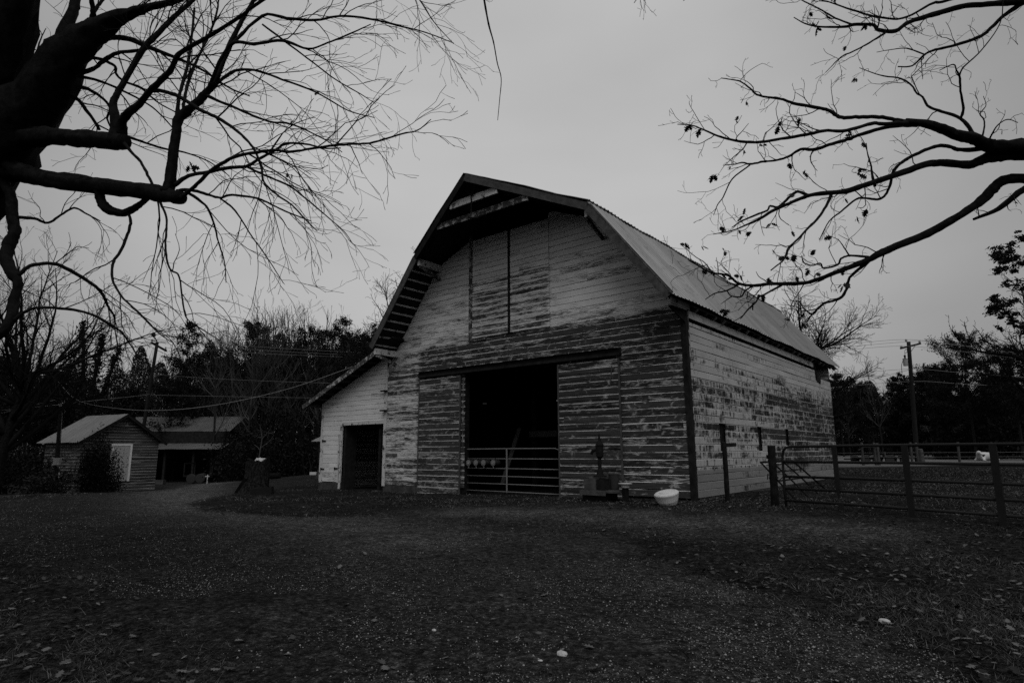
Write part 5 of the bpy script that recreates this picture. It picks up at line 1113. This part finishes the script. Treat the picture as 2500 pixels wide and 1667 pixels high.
for t in tp[:64]:
    m2 = MB()
    for _ in range(rg.integers(2, 5)): oak_leaf(m2, t[0]+rg.normal(0, 0.008, 3), t[1]*0.4+np.array((0, 0, -0.8)), rg.uniform(0.05, 0.10), rg)
    m2.build('leaf_cluster', M['leaf'], oak2)

# -- free-standing bare trees
def bare_tree_mesh(rg, H, spread, r0, forks, cfg, lean=(0, 0)):
    mt, mc = MB(), MB(); tips = []
    P = wander(rg, (0, 0, -0.2), (lean[0], lean[1], 1), H*forks['trunk'], 8, 0.05); rt_ = np.linspace(r0, r0*0.62, len(P)); mt.tube(P, rt_, 10)
    V_ = mt.v[-1]; V_ += rg.normal(0, r0*0.05, V_.shape)
    top = P[-1]; n_ = forks['n']
    for k in range(n_):
        f = rg.uniform(0.35, 1.0) if k > 2 else 1.0; i_ = int(f*(len(P)-1)); p = P[i_]
        az = k/n_*6.28+rg.uniform(-0.5, 0.5); el = math.radians(rg.uniform(*forks['el'])); l_ = forks['len']*rg.uniform(0.75, 1.15)
        if k == 0: el = math.radians(82)
        d_ = np.array((math.cos(az)*math.cos(el), math.sin(az)*math.cos(el), math.sin(el)))
        Q_ = wander(rg, p, d_, l_, 10, 0.10, (0, 0, 1), forks.get('up', 0.03)); r_ = np.linspace(rt_[i_]*0.6, 0.012, len(Q_)); mc.tube(Q_, r_, 6)
        sprout(rg, mc, Q_, r_, 0, cfg['maxl'], cfg, tips, 0.18)
    return mt, mc, tips
def place_tree(name, lab, cat, meshes, base, group=None, mats=('bark_far', 'twig_far'), extra=None):
    t = thing(name, lab, cat, base, group); 
    for (nm, mb_), mt_ in zip((('trunk', meshes[0]), ('crown', meshes[1])), mats):
        mb_.v = [v+np.asarray(base) for v in mb_.v]; mb_.build(nm, M[mt_], t, smooth=True)
    return t
# spreading tree behind the big oak
rg = np.random.default_rng(31)
cfgM = dict(dens=(2.3, 3.0, 3.4), ang=(40, 40, 42), len=(2.1, 0.95, 0.42), rad=(0.028, 0.013, 0.008), bend=(0.12, 0.16, 0.22), pull=(0, 0, 1), pullw=(0.03, 0.04, 0.05), rmin=0.0060, maxl=3, segs=(7, 5, 3))
b_ = D(-10, 1180, 25); b_[2] = gz(b_); mt, mc, _ = bare_tree_mesh(rg, 10.5, 5, 0.22, dict(trunk=0.50, n=28, el=(8, 74), len=6.0, up=0.02), cfgM)
place_tree('spreading_tree', 'wide spreading bare tree behind the big oak at left', 'tree', (mt, mc), b_, mats=('bark', 'twig'))
# tree behind the barn, left of the roof, and the one beyond its right end
rg = np.random.default_rng(33); cfgB = dict(cfgM); cfgB.update(dens=(3.0, 3.6, 3.6), len=(2.3, 1.0, 0.45), rmin=0.010, rad=(0.03, 0.018, 0.012))
b_ = D(978, 1130, 36); b_[2] = gz(b_); mt, mc, _ = bare_tree_mesh(rg, 13.2, 5, 0.28, dict(trunk=0.61, n=20, el=(5, 72), len=4.2), cfgB); place_tree('round_bare_tree', 'bare tree showing behind the left slope of the barn roof', 'tree', (mt, mc), b_, mats=('bark', 'twig'))
rg = np.random.default_rng(35); b_ = D(1980, 1120, 42); b_[2] = gz(b_); mt, mc, _ = bare_tree_mesh(rg, 12, 5, 0.30, dict(trunk=0.66, n=26, el=(-10, 66), len=4.8), cfgB); place_tree('round_bare_tree', 'bare round crowned tree beyond the far right end of the barn', 'tree', (mt, mc), b_, mats=('bark', 'twig'))
# sapling behind the stump
rg = np.random.default_rng(36); b_ = D(631, 1180, 24); b_[2] = gz(b_); t = thing('sapling', 'thin pale bare sapling standing behind the stump', 'sapling', b_)
mb = MB(); S = lambda u, v: D(u, v, 24)
mb.tube([b_, S(632, 1120), S(637, 1090), S(640, 1070), S(637, 1050), S(634, 1035)], [0.035, 0.03, 0.026, 0.02, 0.012, 0.006], 6)
for q_ in ([(638,1092),(650,1083),(661,1074),(666,1066)], [(639,1072),(650,1060),(660,1047),(664,1038)], [(655,1058),(665,1056),(671,1052)], [(634,1098),(628,1090),(620,1085)], [(638,1068),(630,1067)]): mb.tube([S(*p) for p in q_], np.linspace(0.016, 0.005, len(q_)), 5)
mb.build('trunk', M['wood_grey'], t)

# wood behind the sheds: slender bare trees, copied from four kinds
cfgW = dict(dens=(1.5, 2.2), ang=(30, 34), len=(1.6, 0.8), rad=(0.024, 0.016), bend=(0.10, 0.14), pull=(0, 0, 1), pullw=(0.09, 0.10), rmin=0.011, maxl=2, segs=(6, 4))
protos = []
def copy_tree(root, loc, rz, s, lab=None, group=None):
    r_ = root.copy(); sc.collection.objects.link(r_); r_.location = loc; r_.rotation_euler = (0, 0, rz); r_.scale = (s, s, s)
    if lab: r_['label'] = lab
    if group: r_['group'] = group
    for c in root.children:
        k = c.copy(); sc.collection.objects.link(k); k.parent = r_
    return r_
def proto_thing(name, lab, cat, group, parts):
    t = thing(name, lab, cat, (0, 0, 0), group)
    for nm, mb_, mt_ in parts: mb_.build(nm, M[mt_], t, smooth=(nm != 'foliage'))
    return t
for k in range(5):
    rg = np.random.default_rng(50+k); mt, mc = MB(), MB(); P = wander(rg, (0, 0, -0.3), (0, 0, 1), 13.5, 16, 0.035, (0, 0, 1), 0.05); r_ = np.linspace(0.13, 0.012, len(P)); mt.tube(P, r_, 7)
    ti = []; Pm = P[5:]; rm_ = r_[5:]
    for j_ in range(13):
        f = rg.uniform(0, 0.95); i_ = int(f*(len(Pm)-1)); az = rg.uniform(0, 6.28); el = math.radians(rg.uniform(35, 65)); Q_ = wander(rg, Pm[i_], (math.cos(az)*math.cos(el), math.sin(az)*math.cos(el), math.sin(el)), rg.uniform(2.0, 4.2)*(1.1-0.7*f), 8, 0.08, (0, 0, 1), 0.08); q2 = np.linspace(min(0.05, rm_[i_]*0.7), 0.008, len(Q_)); mc.tube(Q_, q2, 4, cap=False); sprout(rg, mc, Q_, q2, 0, 2, cfgW, ti)
    protos.append((mt, mc))
WL = 'slender bare tree in the dark wood behind the sheds'; WG = 'slender bare trees in the wood behind the sheds'
rg = np.random.default_rng(71); roots = []
spots = []
def top_v(u):   # skyline of the wood in the photograph
    return np.interp(u, [-250, 0, 150, 260, 400, 480, 560, 640, 700, 770, 830, 930, 1000], [800, 830, 880, 850, 850, 810, 765, 742, 725, 735, 790, 800, 820])
for k in range(120):
    u_ = rg.uniform(-230, 985); d_ = rg.uniform(50, 72)-3*(k % 3 == 0); spots.append((u_, d_, top_v(u_)+abs(rg.normal(0, 26))))
for u_, v_ in ((612, 742), (655, 722), (690, 740), (742, 726), (700, 735), (756, 740), (560, 780), (590, 768), (500, 812), (530, 795)): spots.append((u_, 58.0, v_))
for k, (u_, d_, tv) in enumerate(spots):
    b_ = D(u_, 1130, d_); b_[2] = gz(b_); Ht = (1103.5-tv)/FPX*d_+1.3-b_[2]; s_ = Ht/13.2
    i_ = k % 5
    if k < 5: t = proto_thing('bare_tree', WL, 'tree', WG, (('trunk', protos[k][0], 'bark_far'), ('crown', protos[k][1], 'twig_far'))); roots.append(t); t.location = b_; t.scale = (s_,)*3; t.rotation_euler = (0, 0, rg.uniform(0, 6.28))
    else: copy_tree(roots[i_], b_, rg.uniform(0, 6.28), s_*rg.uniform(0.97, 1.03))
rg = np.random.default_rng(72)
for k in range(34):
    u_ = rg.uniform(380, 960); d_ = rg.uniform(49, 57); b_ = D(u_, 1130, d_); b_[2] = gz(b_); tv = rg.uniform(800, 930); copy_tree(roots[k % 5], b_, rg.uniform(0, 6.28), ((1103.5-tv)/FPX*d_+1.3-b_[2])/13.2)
# evergreens
def evergreen(rg, H, rbase, n_br, leaf, nl, shape='cone', trunk_r=0.16):
    """cedar or pine: trunk, boughs, and sprays of small leaf faces in clumps along the boughs"""
    mt, mf = MB(), MB(); P = wander(rg, (0, 0, -0.3), (0, 0, 1), H, 10, 0.02, (0, 0, 1), 0.1); mt.tube(P, np.linspace(trunk_r, 0.02, len(P)), 8); V_ = []; 
    for k in range(n_br):
        f = rg.uniform(0.10, 1.0) if shape == 'cone' else rg.uniform(0.30, 1.0)
        x = f*(len(P)-1); i_ = min(int(x), len(P)-2); p = P[i_]+(P[i_+1]-P[i_])*(x-i_); az = rg.uniform(0, 6.28)
        if shape == 'cone': L_ = rbase*(1-f)**0.75*rg.uniform(0.55, 1.15)+0.25; el = math.radians(rg.uniform(10, 45))
        else: L_ = rbase*math.sin(min(1, (1.02-f)/0.62)*math.pi*0.62)*rg.uniform(0.5, 1.2)+0.3; el = math.radians(rg.uniform(-5, 50))
        Q_ = wander(rg, p, (math.cos(az)*math.cos(el), math.sin(az)*math.cos(el), math.sin(el)), L_, 6, 0.12, (0, 0, 1), 0.04); mt.tube(Q_, np.linspace(0.03, 0.008, len(Q_)), 4, cap=False)
        m_ = int(nl*min(1.2, L_/3.0)*rg.uniform(0.6, 1.3))+8
        ff = rg.uniform(0.25, 1.0, m_)**0.7; xi = ff*(len(Q_)-1); ii = np.minimum(xi.astype(int), len(Q_)-2); cpt = Q_[ii]+(Q_[ii+1]-Q_[ii])*(xi-ii)[:, None]
        # clumps
        ncl = max(2, m_//20); cl = rg.normal(0, 0.22*min(1, L_), (ncl, 3))*np.array((1, 1, 0.6)); cpt = cpt+cl[rg.integers(0, ncl, m_)]+rg.normal(0, 0.10, (m_, 3)); V_.append(cpt)
    C_ = np.concatenate(V_); n_ = len(C_); a = rg.normal(0, 1, (n_, 3)); a /= np.linalg.norm(a, axis=1)[:, None]; b = np.cross(a, rg.normal(0, 1, (n_, 3))); b /= np.linalg.norm(b, axis=1)[:, None]
    s_ = leaf*rg.uniform(0.5, 1.3, n_)[:, None]; q = np.stack([C_-a*s_, C_+b*s_*0.38, C_+a*s_, C_-b*s_*0.38], 1).reshape(-1, 3); mf.addq(q, np.arange(n_*4).reshape(-1, 4)); return mt, mf
EV = [
 ('cedar_tree', 'dark broad cedar right beside the leaning utility pole', (425, 772, 50), 4.6, 'cone'),
 ('cedar_tree', 'dark cedar under the bare tops in the middle of the wood', (610, 776, 55), 4.6, 'oval'),
 ('cedar_tree', 'dark cedar between the middle cedar and the pine near the barn', (728, 785, 55), 4.2, 'oval'),
 ('pine_tree', 'open pointed pine against the sky left of the barn roof', (826, 768, 52), 3.0, 'oval'),
 ('pine_tree', 'rounded pine right beside the barn gable, next to the pointed pine', (882, 785, 50), 3.2, 'oval'),
 ('cedar_tree', 'low dark cedar behind the lamp post at the far left', (120, 905, 48), 3.4, 'oval'),
 ('cedar_tree', 'low dark cedar between the two ivy-clad trunks and the leaning pole', (290, 940, 52), 2.8, 'oval'),
 ('cedar_tree', 'low dark evergreen in the wood just above the long shed roof', (520, 870, 60), 3.6, 'oval'),
 ('cedar_tree', 'dark evergreen at the left picture edge behind the spreading tree', (-20, 860, 45), 3.6, 'oval'),
 ('cedar_tree', 'large dark cedar with uneven top at the right edge of the pasture', (2385, 806, 62), 4.6, 'oval'),
 ('cedar_tree', 'second large dark cedar at the far right, partly out of the picture', (2500, 850, 58), 4.2, 'oval'),
 ('cedar_tree', 'bushy dark evergreen between the right pole and the large cedar', (2310, 900, 70), 4.2, 'oval'),
 ('cedar_tree', 'small ragged cedar right at the right utility pole', (2228, 912, 75), 3.0, 'cone'),
 ('cedar_tree', 'small pointed cedar just left of the right utility pole', (2196, 915, 80), 2.6, 'cone'),
 ('cedar_tree', 'dark rounded tree top just past the barn eave', (2062, 914, 90), 3.6, 'oval'),
 ('cedar_tree', 'low dark evergreen left of the right pole, below the thin bare tree', (2125, 938, 95), 3.6, 'oval'),
]
for k, (nm, lab, (u_, tv, d_), rb_, shp) in enumerate(EV):
    rg = np.random.default_rng(100+k); b_ = D(u_, 1120, d_); b_[2] = gz(b_); Ht = (1103.5-tv)/FPX*d_+1.3-b_[2]
    mt, mf = evergreen(rg, Ht, rb_, 105 if k not in (3, 4) else 74, 0.10 if d_ < 65 else 0.15, 260, shp)
    t = thing(nm, lab, 'tree', b_)
    for n2, mb_, mm in (('trunk', mt, 'bark_far'), ('crown', mf, 'cedar')): mb_.v = [v+b_ for v in mb_.v]; mb_.build(n2, M[mm], t)
# ivy-covered trunks left of the leaning pole
for (u0, v0, u1, v1, lab) in ((204, 1010, 203, 785, 'upright ivy covered trunk behind the small shed roof'), (215, 1010, 252, 815, 'ivy covered trunk leaning right beside the upright one'), (230, 1010, 293, 850, 'short ivy covered trunk leaning furthest right')):
    rg = np.random.default_rng(int(u1)); d_ = 44; b_ = D(u0, v0, d_); e_ = D(u1, v1, d_); base = b_+(b_-e_)*((gz(b_)-b_[2])/(b_[2]-e_[2]))
    t = thing('ivy_trunk', lab, 'tree', base); mb = MB(); mb.tube([base, b_, e_], [0.22, 0.16, 0.07], 8); mb.build('trunk', M['bark_far'], t)
    n_ = 2600; f = rg.uniform(0, 1, n_)[:, None]; C_ = base+(e_-base)*f+rg.normal(0, 1, (n_, 3))*(0.42-0.26*f)*rg.uniform(0.4, 1.2, (n_, 1)); a = rg.normal(0, 1, (n_, 3)); a /= np.linalg.norm(a, axis=1)[:, None]; b = np.cross(a, rg.normal(0, 1, (n_, 3))); b /= np.linalg.norm(b, axis=1)[:, None]; s_ = 0.10*rg.uniform(0.5, 1.3, n_)[:, None]
    mb = MB(); mb.addq(np.stack([C_-a*s_, C_+b*s_*0.6, C_+a*s_, C_-b*s_*0.6], 1).reshape(-1, 3), np.arange(n_*4).reshape(-1, 4)); mb.build('ivy', M['cedar'], t)
# pale bare trunks in the wood behind the long shed
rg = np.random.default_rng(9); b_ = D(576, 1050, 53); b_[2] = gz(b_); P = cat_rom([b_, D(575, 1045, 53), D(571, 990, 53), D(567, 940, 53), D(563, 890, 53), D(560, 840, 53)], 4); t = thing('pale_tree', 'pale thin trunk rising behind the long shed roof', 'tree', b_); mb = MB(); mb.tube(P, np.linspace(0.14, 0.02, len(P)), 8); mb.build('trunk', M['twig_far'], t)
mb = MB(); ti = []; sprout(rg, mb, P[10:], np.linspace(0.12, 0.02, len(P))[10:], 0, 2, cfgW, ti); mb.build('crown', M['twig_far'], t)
# right wood: bare trees, the thin one on the skyline first
cfgW2 = dict(cfgW)
WR = 'bare tree in the dark wood beyond the pasture'; WRG = 'bare trees in the wood beyond the pasture'
copy_tree(roots[1], (lambda p: (p[0], p[1], gz(p)))(D(2158, 1120, 75)), 1.0, ((1103.5-872)/FPX*75+1.0)/13.2, 'thin bare tree standing clear of the skyline left of the right pole', 'bare trees singled out on the right skyline')
rg = np.random.default_rng(81)
for k in range(26):
    u_ = rg.uniform(2015, 2620); d_ = rg.uniform(80, 118); tv = np.interp(u_, [2000, 2100, 2200, 2300, 2400, 2620], [935, 930, 925, 915, 870, 850])+abs(rg.normal(0, 22)); b_ = D(u_, 1115, d_); b_[2] = gz(b_)
    copy_tree(roots[k % 5], b_, rg.uniform(0, 6.28), ((1103.5-tv)/FPX*d_+1.3-b_[2])/13.2, WR, WRG)
# broadleaf tree with dark leaf clumps at the right edge
rg = np.random.default_rng(91); b_ = D(2600, 1200, 24); b_[2] = gz(b_); mt, mc, tp = bare_tree_mesh(rg, 12, 4, 0.26, dict(trunk=0.45, n=14, el=(-5, 60), len=3.4), dict(cfgB, len=(1.5, 0.7, 0.35)))
t = place_tree('leafy_tree', 'tree with dark leaf clumps and fine twigs at the right edge', 'tree', (mt, mc), b_, mats=('bark', 'twig'))
cl = []
for (u_, v_, r_) in ((2455, 635, 22), (2435, 620, 15), (2440, 655, 14), (2480, 640, 25), (2470, 605, 12), (2445, 745, 22), (2425, 760, 16), (2430, 725, 13), (2470, 770, 18), (2490, 700, 14), (2460, 690, 10), (2495, 580, 15), (2500, 790, 22), (2440, 800, 8)):
    [cl.append(D(u_+rg.normal(0, r_*0.6), v_+rg.normal(0, r_*0.5), 24+rg.normal(0, 0.5))+rg.normal(0, 1, (int(r_*r_*0.22)+4, 3))*r_*24/FPX*rg.uniform(0.12, 0.34)*np.array((1.3, 1.3, 0.7))) for _ in range(8)]
C_ = np.concatenate(cl); n_ = len(C_); a = rg.normal(0, 1, (n_, 3)); a /= np.linalg.norm(a, axis=1)[:, None]; bb = np.cross(a, rg.normal(0, 1, (n_, 3))); bb /= np.linalg.norm(bb, axis=1)[:, None]; s_ = 0.05*rg.uniform(0.5, 1.3, n_)[:, None]
mb = MB(); mb.addq(np.stack([C_-a*s_, C_+bb*s_*0.5, C_+a*s_, C_-bb*s_*0.5], 1).reshape(-1, 3), np.arange(n_*4).reshape(-1, 4)); mb.build('foliage', M['cedar'], t)

# bush in front of the small shed, leaning plants left of it
def bush(name, lab, centre, size, n_, leaf, rg, mat='cedar', stems=9, lobes=9):
    t = thing(name, lab, 'bush', centre*np.array((1,1,0))+np.array((0,0,gz(centre)))); b0_ = np.array(t['_w']); mb = MB(); lc = []
    for k in range(lobes): lc.append(np.array((rg.uniform(-1, 1), rg.uniform(-1, 1), rg.uniform(0.12, 1.0)))*size*np.array((0.8, 0.8, 1)))
    for k in range(stems):
        e = lc[k % lobes]; mb.tube(np.array([b0_+np.array((e[0]*0.15, e[1]*0.15, -0.1)), b0_+e*0.55+rg.normal(0, 0.06, 3), b0_+e*1.05]), [0.022, 0.014, 0.006], 5, cap=False)
    mb.build('stem', M['bark'], t)
    C_ = np.concatenate([b0_+e+rg.normal(0, 1, (n_//lobes, 3))*size*0.26 for e in lc]); C_ = C_[C_[:, 2] > b0_[2]-0.02]; m_ = len(C_); a = rg.normal(0, 1, (m_, 3))+np.array((0, 0, 0.3)); a /= np.linalg.norm(a, axis=1)[:, None]; b = np.cross(a, rg.normal(0, 1, (m_, 3))); b /= np.linalg.norm(b, axis=1)[:, None]; s_ = leaf*rg.uniform(0.5, 1.3, m_)[:, None]
    mb = MB(); mb.addq(np.stack([C_-a*s_, C_+b*s_*0.35, C_+a*s_, C_-b*s_*0.35], 1).reshape(-1, 3), np.arange(m_*4).reshape(-1, 4)); mb.build('foliage', M[mat], t); return t
bush('bush', 'tall dark bush hiding the shed front left of the white door', D(226, 1190, 31.6), np.array((0.78, 0.78, 2.15)), 9000, 0.07, np.random.default_rng(41), lobes=14)
bush('bush', 'low feathery bush branch reaching across the white door', D(274, 1186, 32.6), np.array((0.55, 0.55, 1.7)), 900, 0.07, np.random.default_rng(42), lobes=7)
bush('bush', 'tangled dry weeds round the foot of the lamp post', D(125, 1180, 29.5), np.array((1.0, 1.0, 0.9)), 2600, 0.10, np.random.default_rng(43), 'brush', 20, 16)
bush('bush', 'dark scrub left of the small shed at the picture edge', D(30, 1165, 31), np.array((1.6, 1.6, 1.9)), 5200, 0.10, np.random.default_rng(44), 'cedar', 12, 14)
bush('bush', 'dark scrub at the right end of the long shed', D(600, 1130, 46), np.array((2.0, 2.0, 2.6)), 6500, 0.12, np.random.default_rng(45), 'cedar', 12, 16)
bush('bush', 'dark scrub between the stump sapling and the barn corner', D(700, 1125, 50), np.array((2.4, 2.2, 2.4)), 6500, 0.13, np.random.default_rng(46), 'cedar', 12, 16)

# undergrowth: dense mass of small leaves and stems under the trees
def thick(name, boxes, leaf, rg, mat, stems=0):
    mb = MB()
    for (u0, u1, vt0, vt1, d0, d1, n_) in boxes:
        u_ = rg.uniform(u0, u1, n_); d_ = rg.uniform(d0, d1, n_); vt = vt0+(vt1-vt0)*(u_-u0)/(u1-u0)+30*np.sin(u_*0.035)+18*np.sin(u_*0.11+1)
        P = CAM+(FW+RT*((u_-1250)/FPX)[:, None]-UP*((1103-833.5)/FPX))*d_[:, None]; g_ = G(P[:, 0], P[:, 1]); hmax = (1103.5-vt)/FPX*d_+1.3-g_
        z = g_+hmax*rg.uniform(0, 1, n_)**0.9; C_ = np.stack([P[:, 0], P[:, 1], z], -1)
        a = rg.normal(0, 1, (n_, 3)); a /= np.linalg.norm(a, axis=1)[:, None]; b = np.cross(a, rg.normal(0, 1, (n_, 3))); b /= np.linalg.norm(b, axis=1)[:, None]; s_ = leaf*rg.uniform(0.4, 1.3, n_)[:, None]
        mb.addq(np.stack([C_-a*s_, C_+b*s_*0.45, C_+a*s_, C_-b*s_*0.45], 1).reshape(-1, 3), np.arange(n_*4).reshape(-1, 4))
        for k in range(stems):
            i_ = rg.integers(0, n_); p = np.array((P[i_, 0], P[i_, 1], g_[i_])); Q_ = wander(rg, p, (rg.normal(0, .15), rg.normal(0, .15), 1), hmax[i_]*rg.uniform(0.6, 1.15), 5, 0.1); mb.tube(Q_, np.linspace(0.05, 0.012, len(Q_)), 4, cap=False)
    o = mb.build(name, M[mat], loc=(0, 0, 0)); tag(o, kind='stuff'); return o
thick('undergrowth', [(-260, 300, 940, 905, 54, 76, 75000), (300, 560, 885, 865, 60, 78, 60000), (560, 960, 855, 840, 58, 78, 120000), (560, 800, 1020, 1010, 48, 52, 9000)], 0.13, np.random.default_rng(61), 'cedar', 90)
thick('undergrowth', [(2000, 2330, 965, 955, 104, 124, 50000), (2330, 2680, 940, 920, 90, 124, 50000), (2280, 2680, 965, 940, 64, 82, 40000), (1990, 2680, 1055, 1050, 98, 122, 45000)], 0.22, np.random.default_rng(62), 'cedar', 50)

# ---------------------------------------------------------------- grass, fallen leaves, gravel
rg = np.random.default_rng(77)
def scatter(n_, d0, d1, umin=-150, umax=2650, pw=1.0):
    d_ = d0*(d1/d0)**(rg.uniform(0, 1, n_)**pw); u_ = rg.uniform(umin, umax, n_); P = CAM+FWH*d_[:, None]+RTH*((u_-1250)/FPX*d_)[:, None]; return P[:, 0], P[:, 1]
def outside(x, y): return ~((y > -0.12) & (y < LEN+0.2) & (x < 0.12) & (x > XL-0.15))
def clump(x, y): return np.sin(x*2.1+1.3*np.sin(y*1.7))*np.sin(y*2.6+np.sin(x*1.1))+0.6*np.sin(x*6.3+y*4.7)*np.sin(y*7.1-x*3.1)
x_, y_ = scatter(760000, 3.2, 34)
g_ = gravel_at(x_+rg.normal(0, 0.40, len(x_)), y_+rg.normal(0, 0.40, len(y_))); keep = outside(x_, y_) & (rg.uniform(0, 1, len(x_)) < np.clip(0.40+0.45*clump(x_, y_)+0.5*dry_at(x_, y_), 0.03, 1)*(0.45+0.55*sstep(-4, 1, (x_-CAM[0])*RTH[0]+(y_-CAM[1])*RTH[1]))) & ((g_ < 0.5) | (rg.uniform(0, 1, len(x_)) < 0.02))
x_, y_ = x_[keep], y_[keep]; n_ = len(x_); z_ = G(x_, y_); hh = rg.gamma(3, 0.0058, n_)+0.006; dd_ = np.hypot(x_-CAM[0], y_-CAM[1]); wd = np.maximum(0.0022, 0.00055*dd_)*rg.uniform(0.6, 1.3, n_)
az = rg.uniform(0, 6.28, n_); ln = rg.uniform(0.4, 4.0, n_)*hh; la = rg.uniform(0, 6.28, n_)
b0_ = np.stack([x_-np.cos(az)*wd, y_-np.sin(az)*wd, z_-0.01], -1); b1_ = np.stack([x_+np.cos(az)*wd, y_+np.sin(az)*wd, z_-0.01], -1); tt_ = np.stack([x_+np.cos(la)*ln, y_+np.sin(la)*ln, z_+hh], -1)
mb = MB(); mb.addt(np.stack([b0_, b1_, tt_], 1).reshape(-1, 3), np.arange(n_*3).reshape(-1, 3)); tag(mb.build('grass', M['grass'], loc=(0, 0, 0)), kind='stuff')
# leaves
x_, y_ = scatter(11000, 3.0, 26); k_ = outside(x_, y_); x_, y_ = x_[k_], y_[k_]; g_ = gravel_at(x_, y_); a_ = (x_-CAM[0])*RTH[0]+(y_-CAM[1])*RTH[1]
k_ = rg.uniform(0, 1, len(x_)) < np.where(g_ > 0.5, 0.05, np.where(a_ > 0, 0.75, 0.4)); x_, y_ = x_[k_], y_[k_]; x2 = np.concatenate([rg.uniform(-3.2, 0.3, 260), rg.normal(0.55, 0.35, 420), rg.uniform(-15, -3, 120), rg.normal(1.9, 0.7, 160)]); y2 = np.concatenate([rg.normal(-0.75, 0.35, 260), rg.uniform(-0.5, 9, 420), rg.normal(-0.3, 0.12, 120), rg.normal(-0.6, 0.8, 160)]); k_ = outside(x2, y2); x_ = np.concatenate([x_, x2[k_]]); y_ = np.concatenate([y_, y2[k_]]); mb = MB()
lobes_ = np.array([(0,0),(0.14,0.10),(0.22,0.34),(0.34,0.14),(0.48,0.42),(0.60,0.16),(0.74,0.30),(0.86,0.10),(1.0,0.0),(0.86,-0.10),(0.74,-0.30),(0.60,-0.16),(0.48,-0.42),(0.34,-0.14),(0.22,-0.34),(0.14,-0.10),(0.5,0.0)])
for i_ in range(len(x_)):
    s_ = rg.uniform(0.025, 0.08); az = rg.uniform(0, 6.28); c_, s2 = math.cos(az), math.sin(az); q_ = lobes_*s_; cu = rg.normal(0, 5.0); zz = 0.018+rg.uniform(0, 0.02)+cu*(q_[:, 1]**2)+rg.normal(0, 2.2)*((q_[:, 0]-s_/2)**2)+rg.normal(0, 0.25)*(q_[:, 0]-s_/2)
    mb.addt(np.stack([x_[i_]+q_[:, 0]*c_-q_[:, 1]*s2, y_[i_]+q_[:, 0]*s2+q_[:, 1]*c_, float(G(x_[i_], y_[i_]))+np.maximum(zz, 0.006)], -1), [(j, (j+1) % 16, 16) for j in range(16)])
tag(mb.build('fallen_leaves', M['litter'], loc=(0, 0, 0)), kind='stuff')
# gravel chips and straws on the drive
x_, y_ = scatter(150000, 3.0, 22); g_ = gravel_at(x_, y_); k_ = (g_ > 0.5) & outside(x_, y_) & (rg.uniform(0, 1, len(x_)) < 0.5+0.4*clump(x_*0.7, y_*0.7)); x_, y_ = x_[k_], y_[k_]; n_ = len(x_)
s_ = rg.gamma(2.0, 0.0013, n_)+0.0015; s_ = np.minimum(s_, 0.010); o8 = np.array([(1,0,0),(0,1,0),(-1,0,0),(0,-1,0),(0,0,0.8),(0,0,-0.8)], float); tri = np.array([(0,1,4),(1,2,4),(2,3,4),(3,0,4),(1,0,5),(2,1,5),(3,2,5),(0,3,5)])
V_ = o8[None]*(1+rg.normal(0, 0.25, (n_, 6, 3)))*s_[:, None, None]+np.stack([x_, y_, G(x_, y_)+s_*0.35+0.006], -1)[:, None, :]
mb = MB(); mb.addt(V_.reshape(-1, 3), (np.arange(n_)[:, None, None]*6+tri[None]).reshape(-1, 3)); tag(mb.build('gravel', M['pebble'], loc=(0, 0, 0)), kind='stuff')
x_, y_ = scatter(900, 3.0, 14); mb = MB()
for i_ in range(len(x_)):
    if not outside(x_[i_:i_+1], y_[i_:i_+1])[0]: continue
    az = rg.uniform(0, 6.28); l_ = rg.gamma(2, 0.05)+0.05; p = np.array((x_[i_], y_[i_], float(G(x_[i_], y_[i_]))+0.016)); d_ = np.array((math.cos(az), math.sin(az), 0)); mb.tube(np.array([p, p+d_*l_*0.5+rg.normal(0, 0.012, 3)*np.array((1,1,0.3)), p+d_*l_+np.array((0,0,rg.uniform(0,0.015)))]), [0.003, 0.0028, 0.0012], 4, cap=False)
tag(mb.build('twig_litter', M['wood_rot'], loc=(0, 0, 0)), kind='stuff')
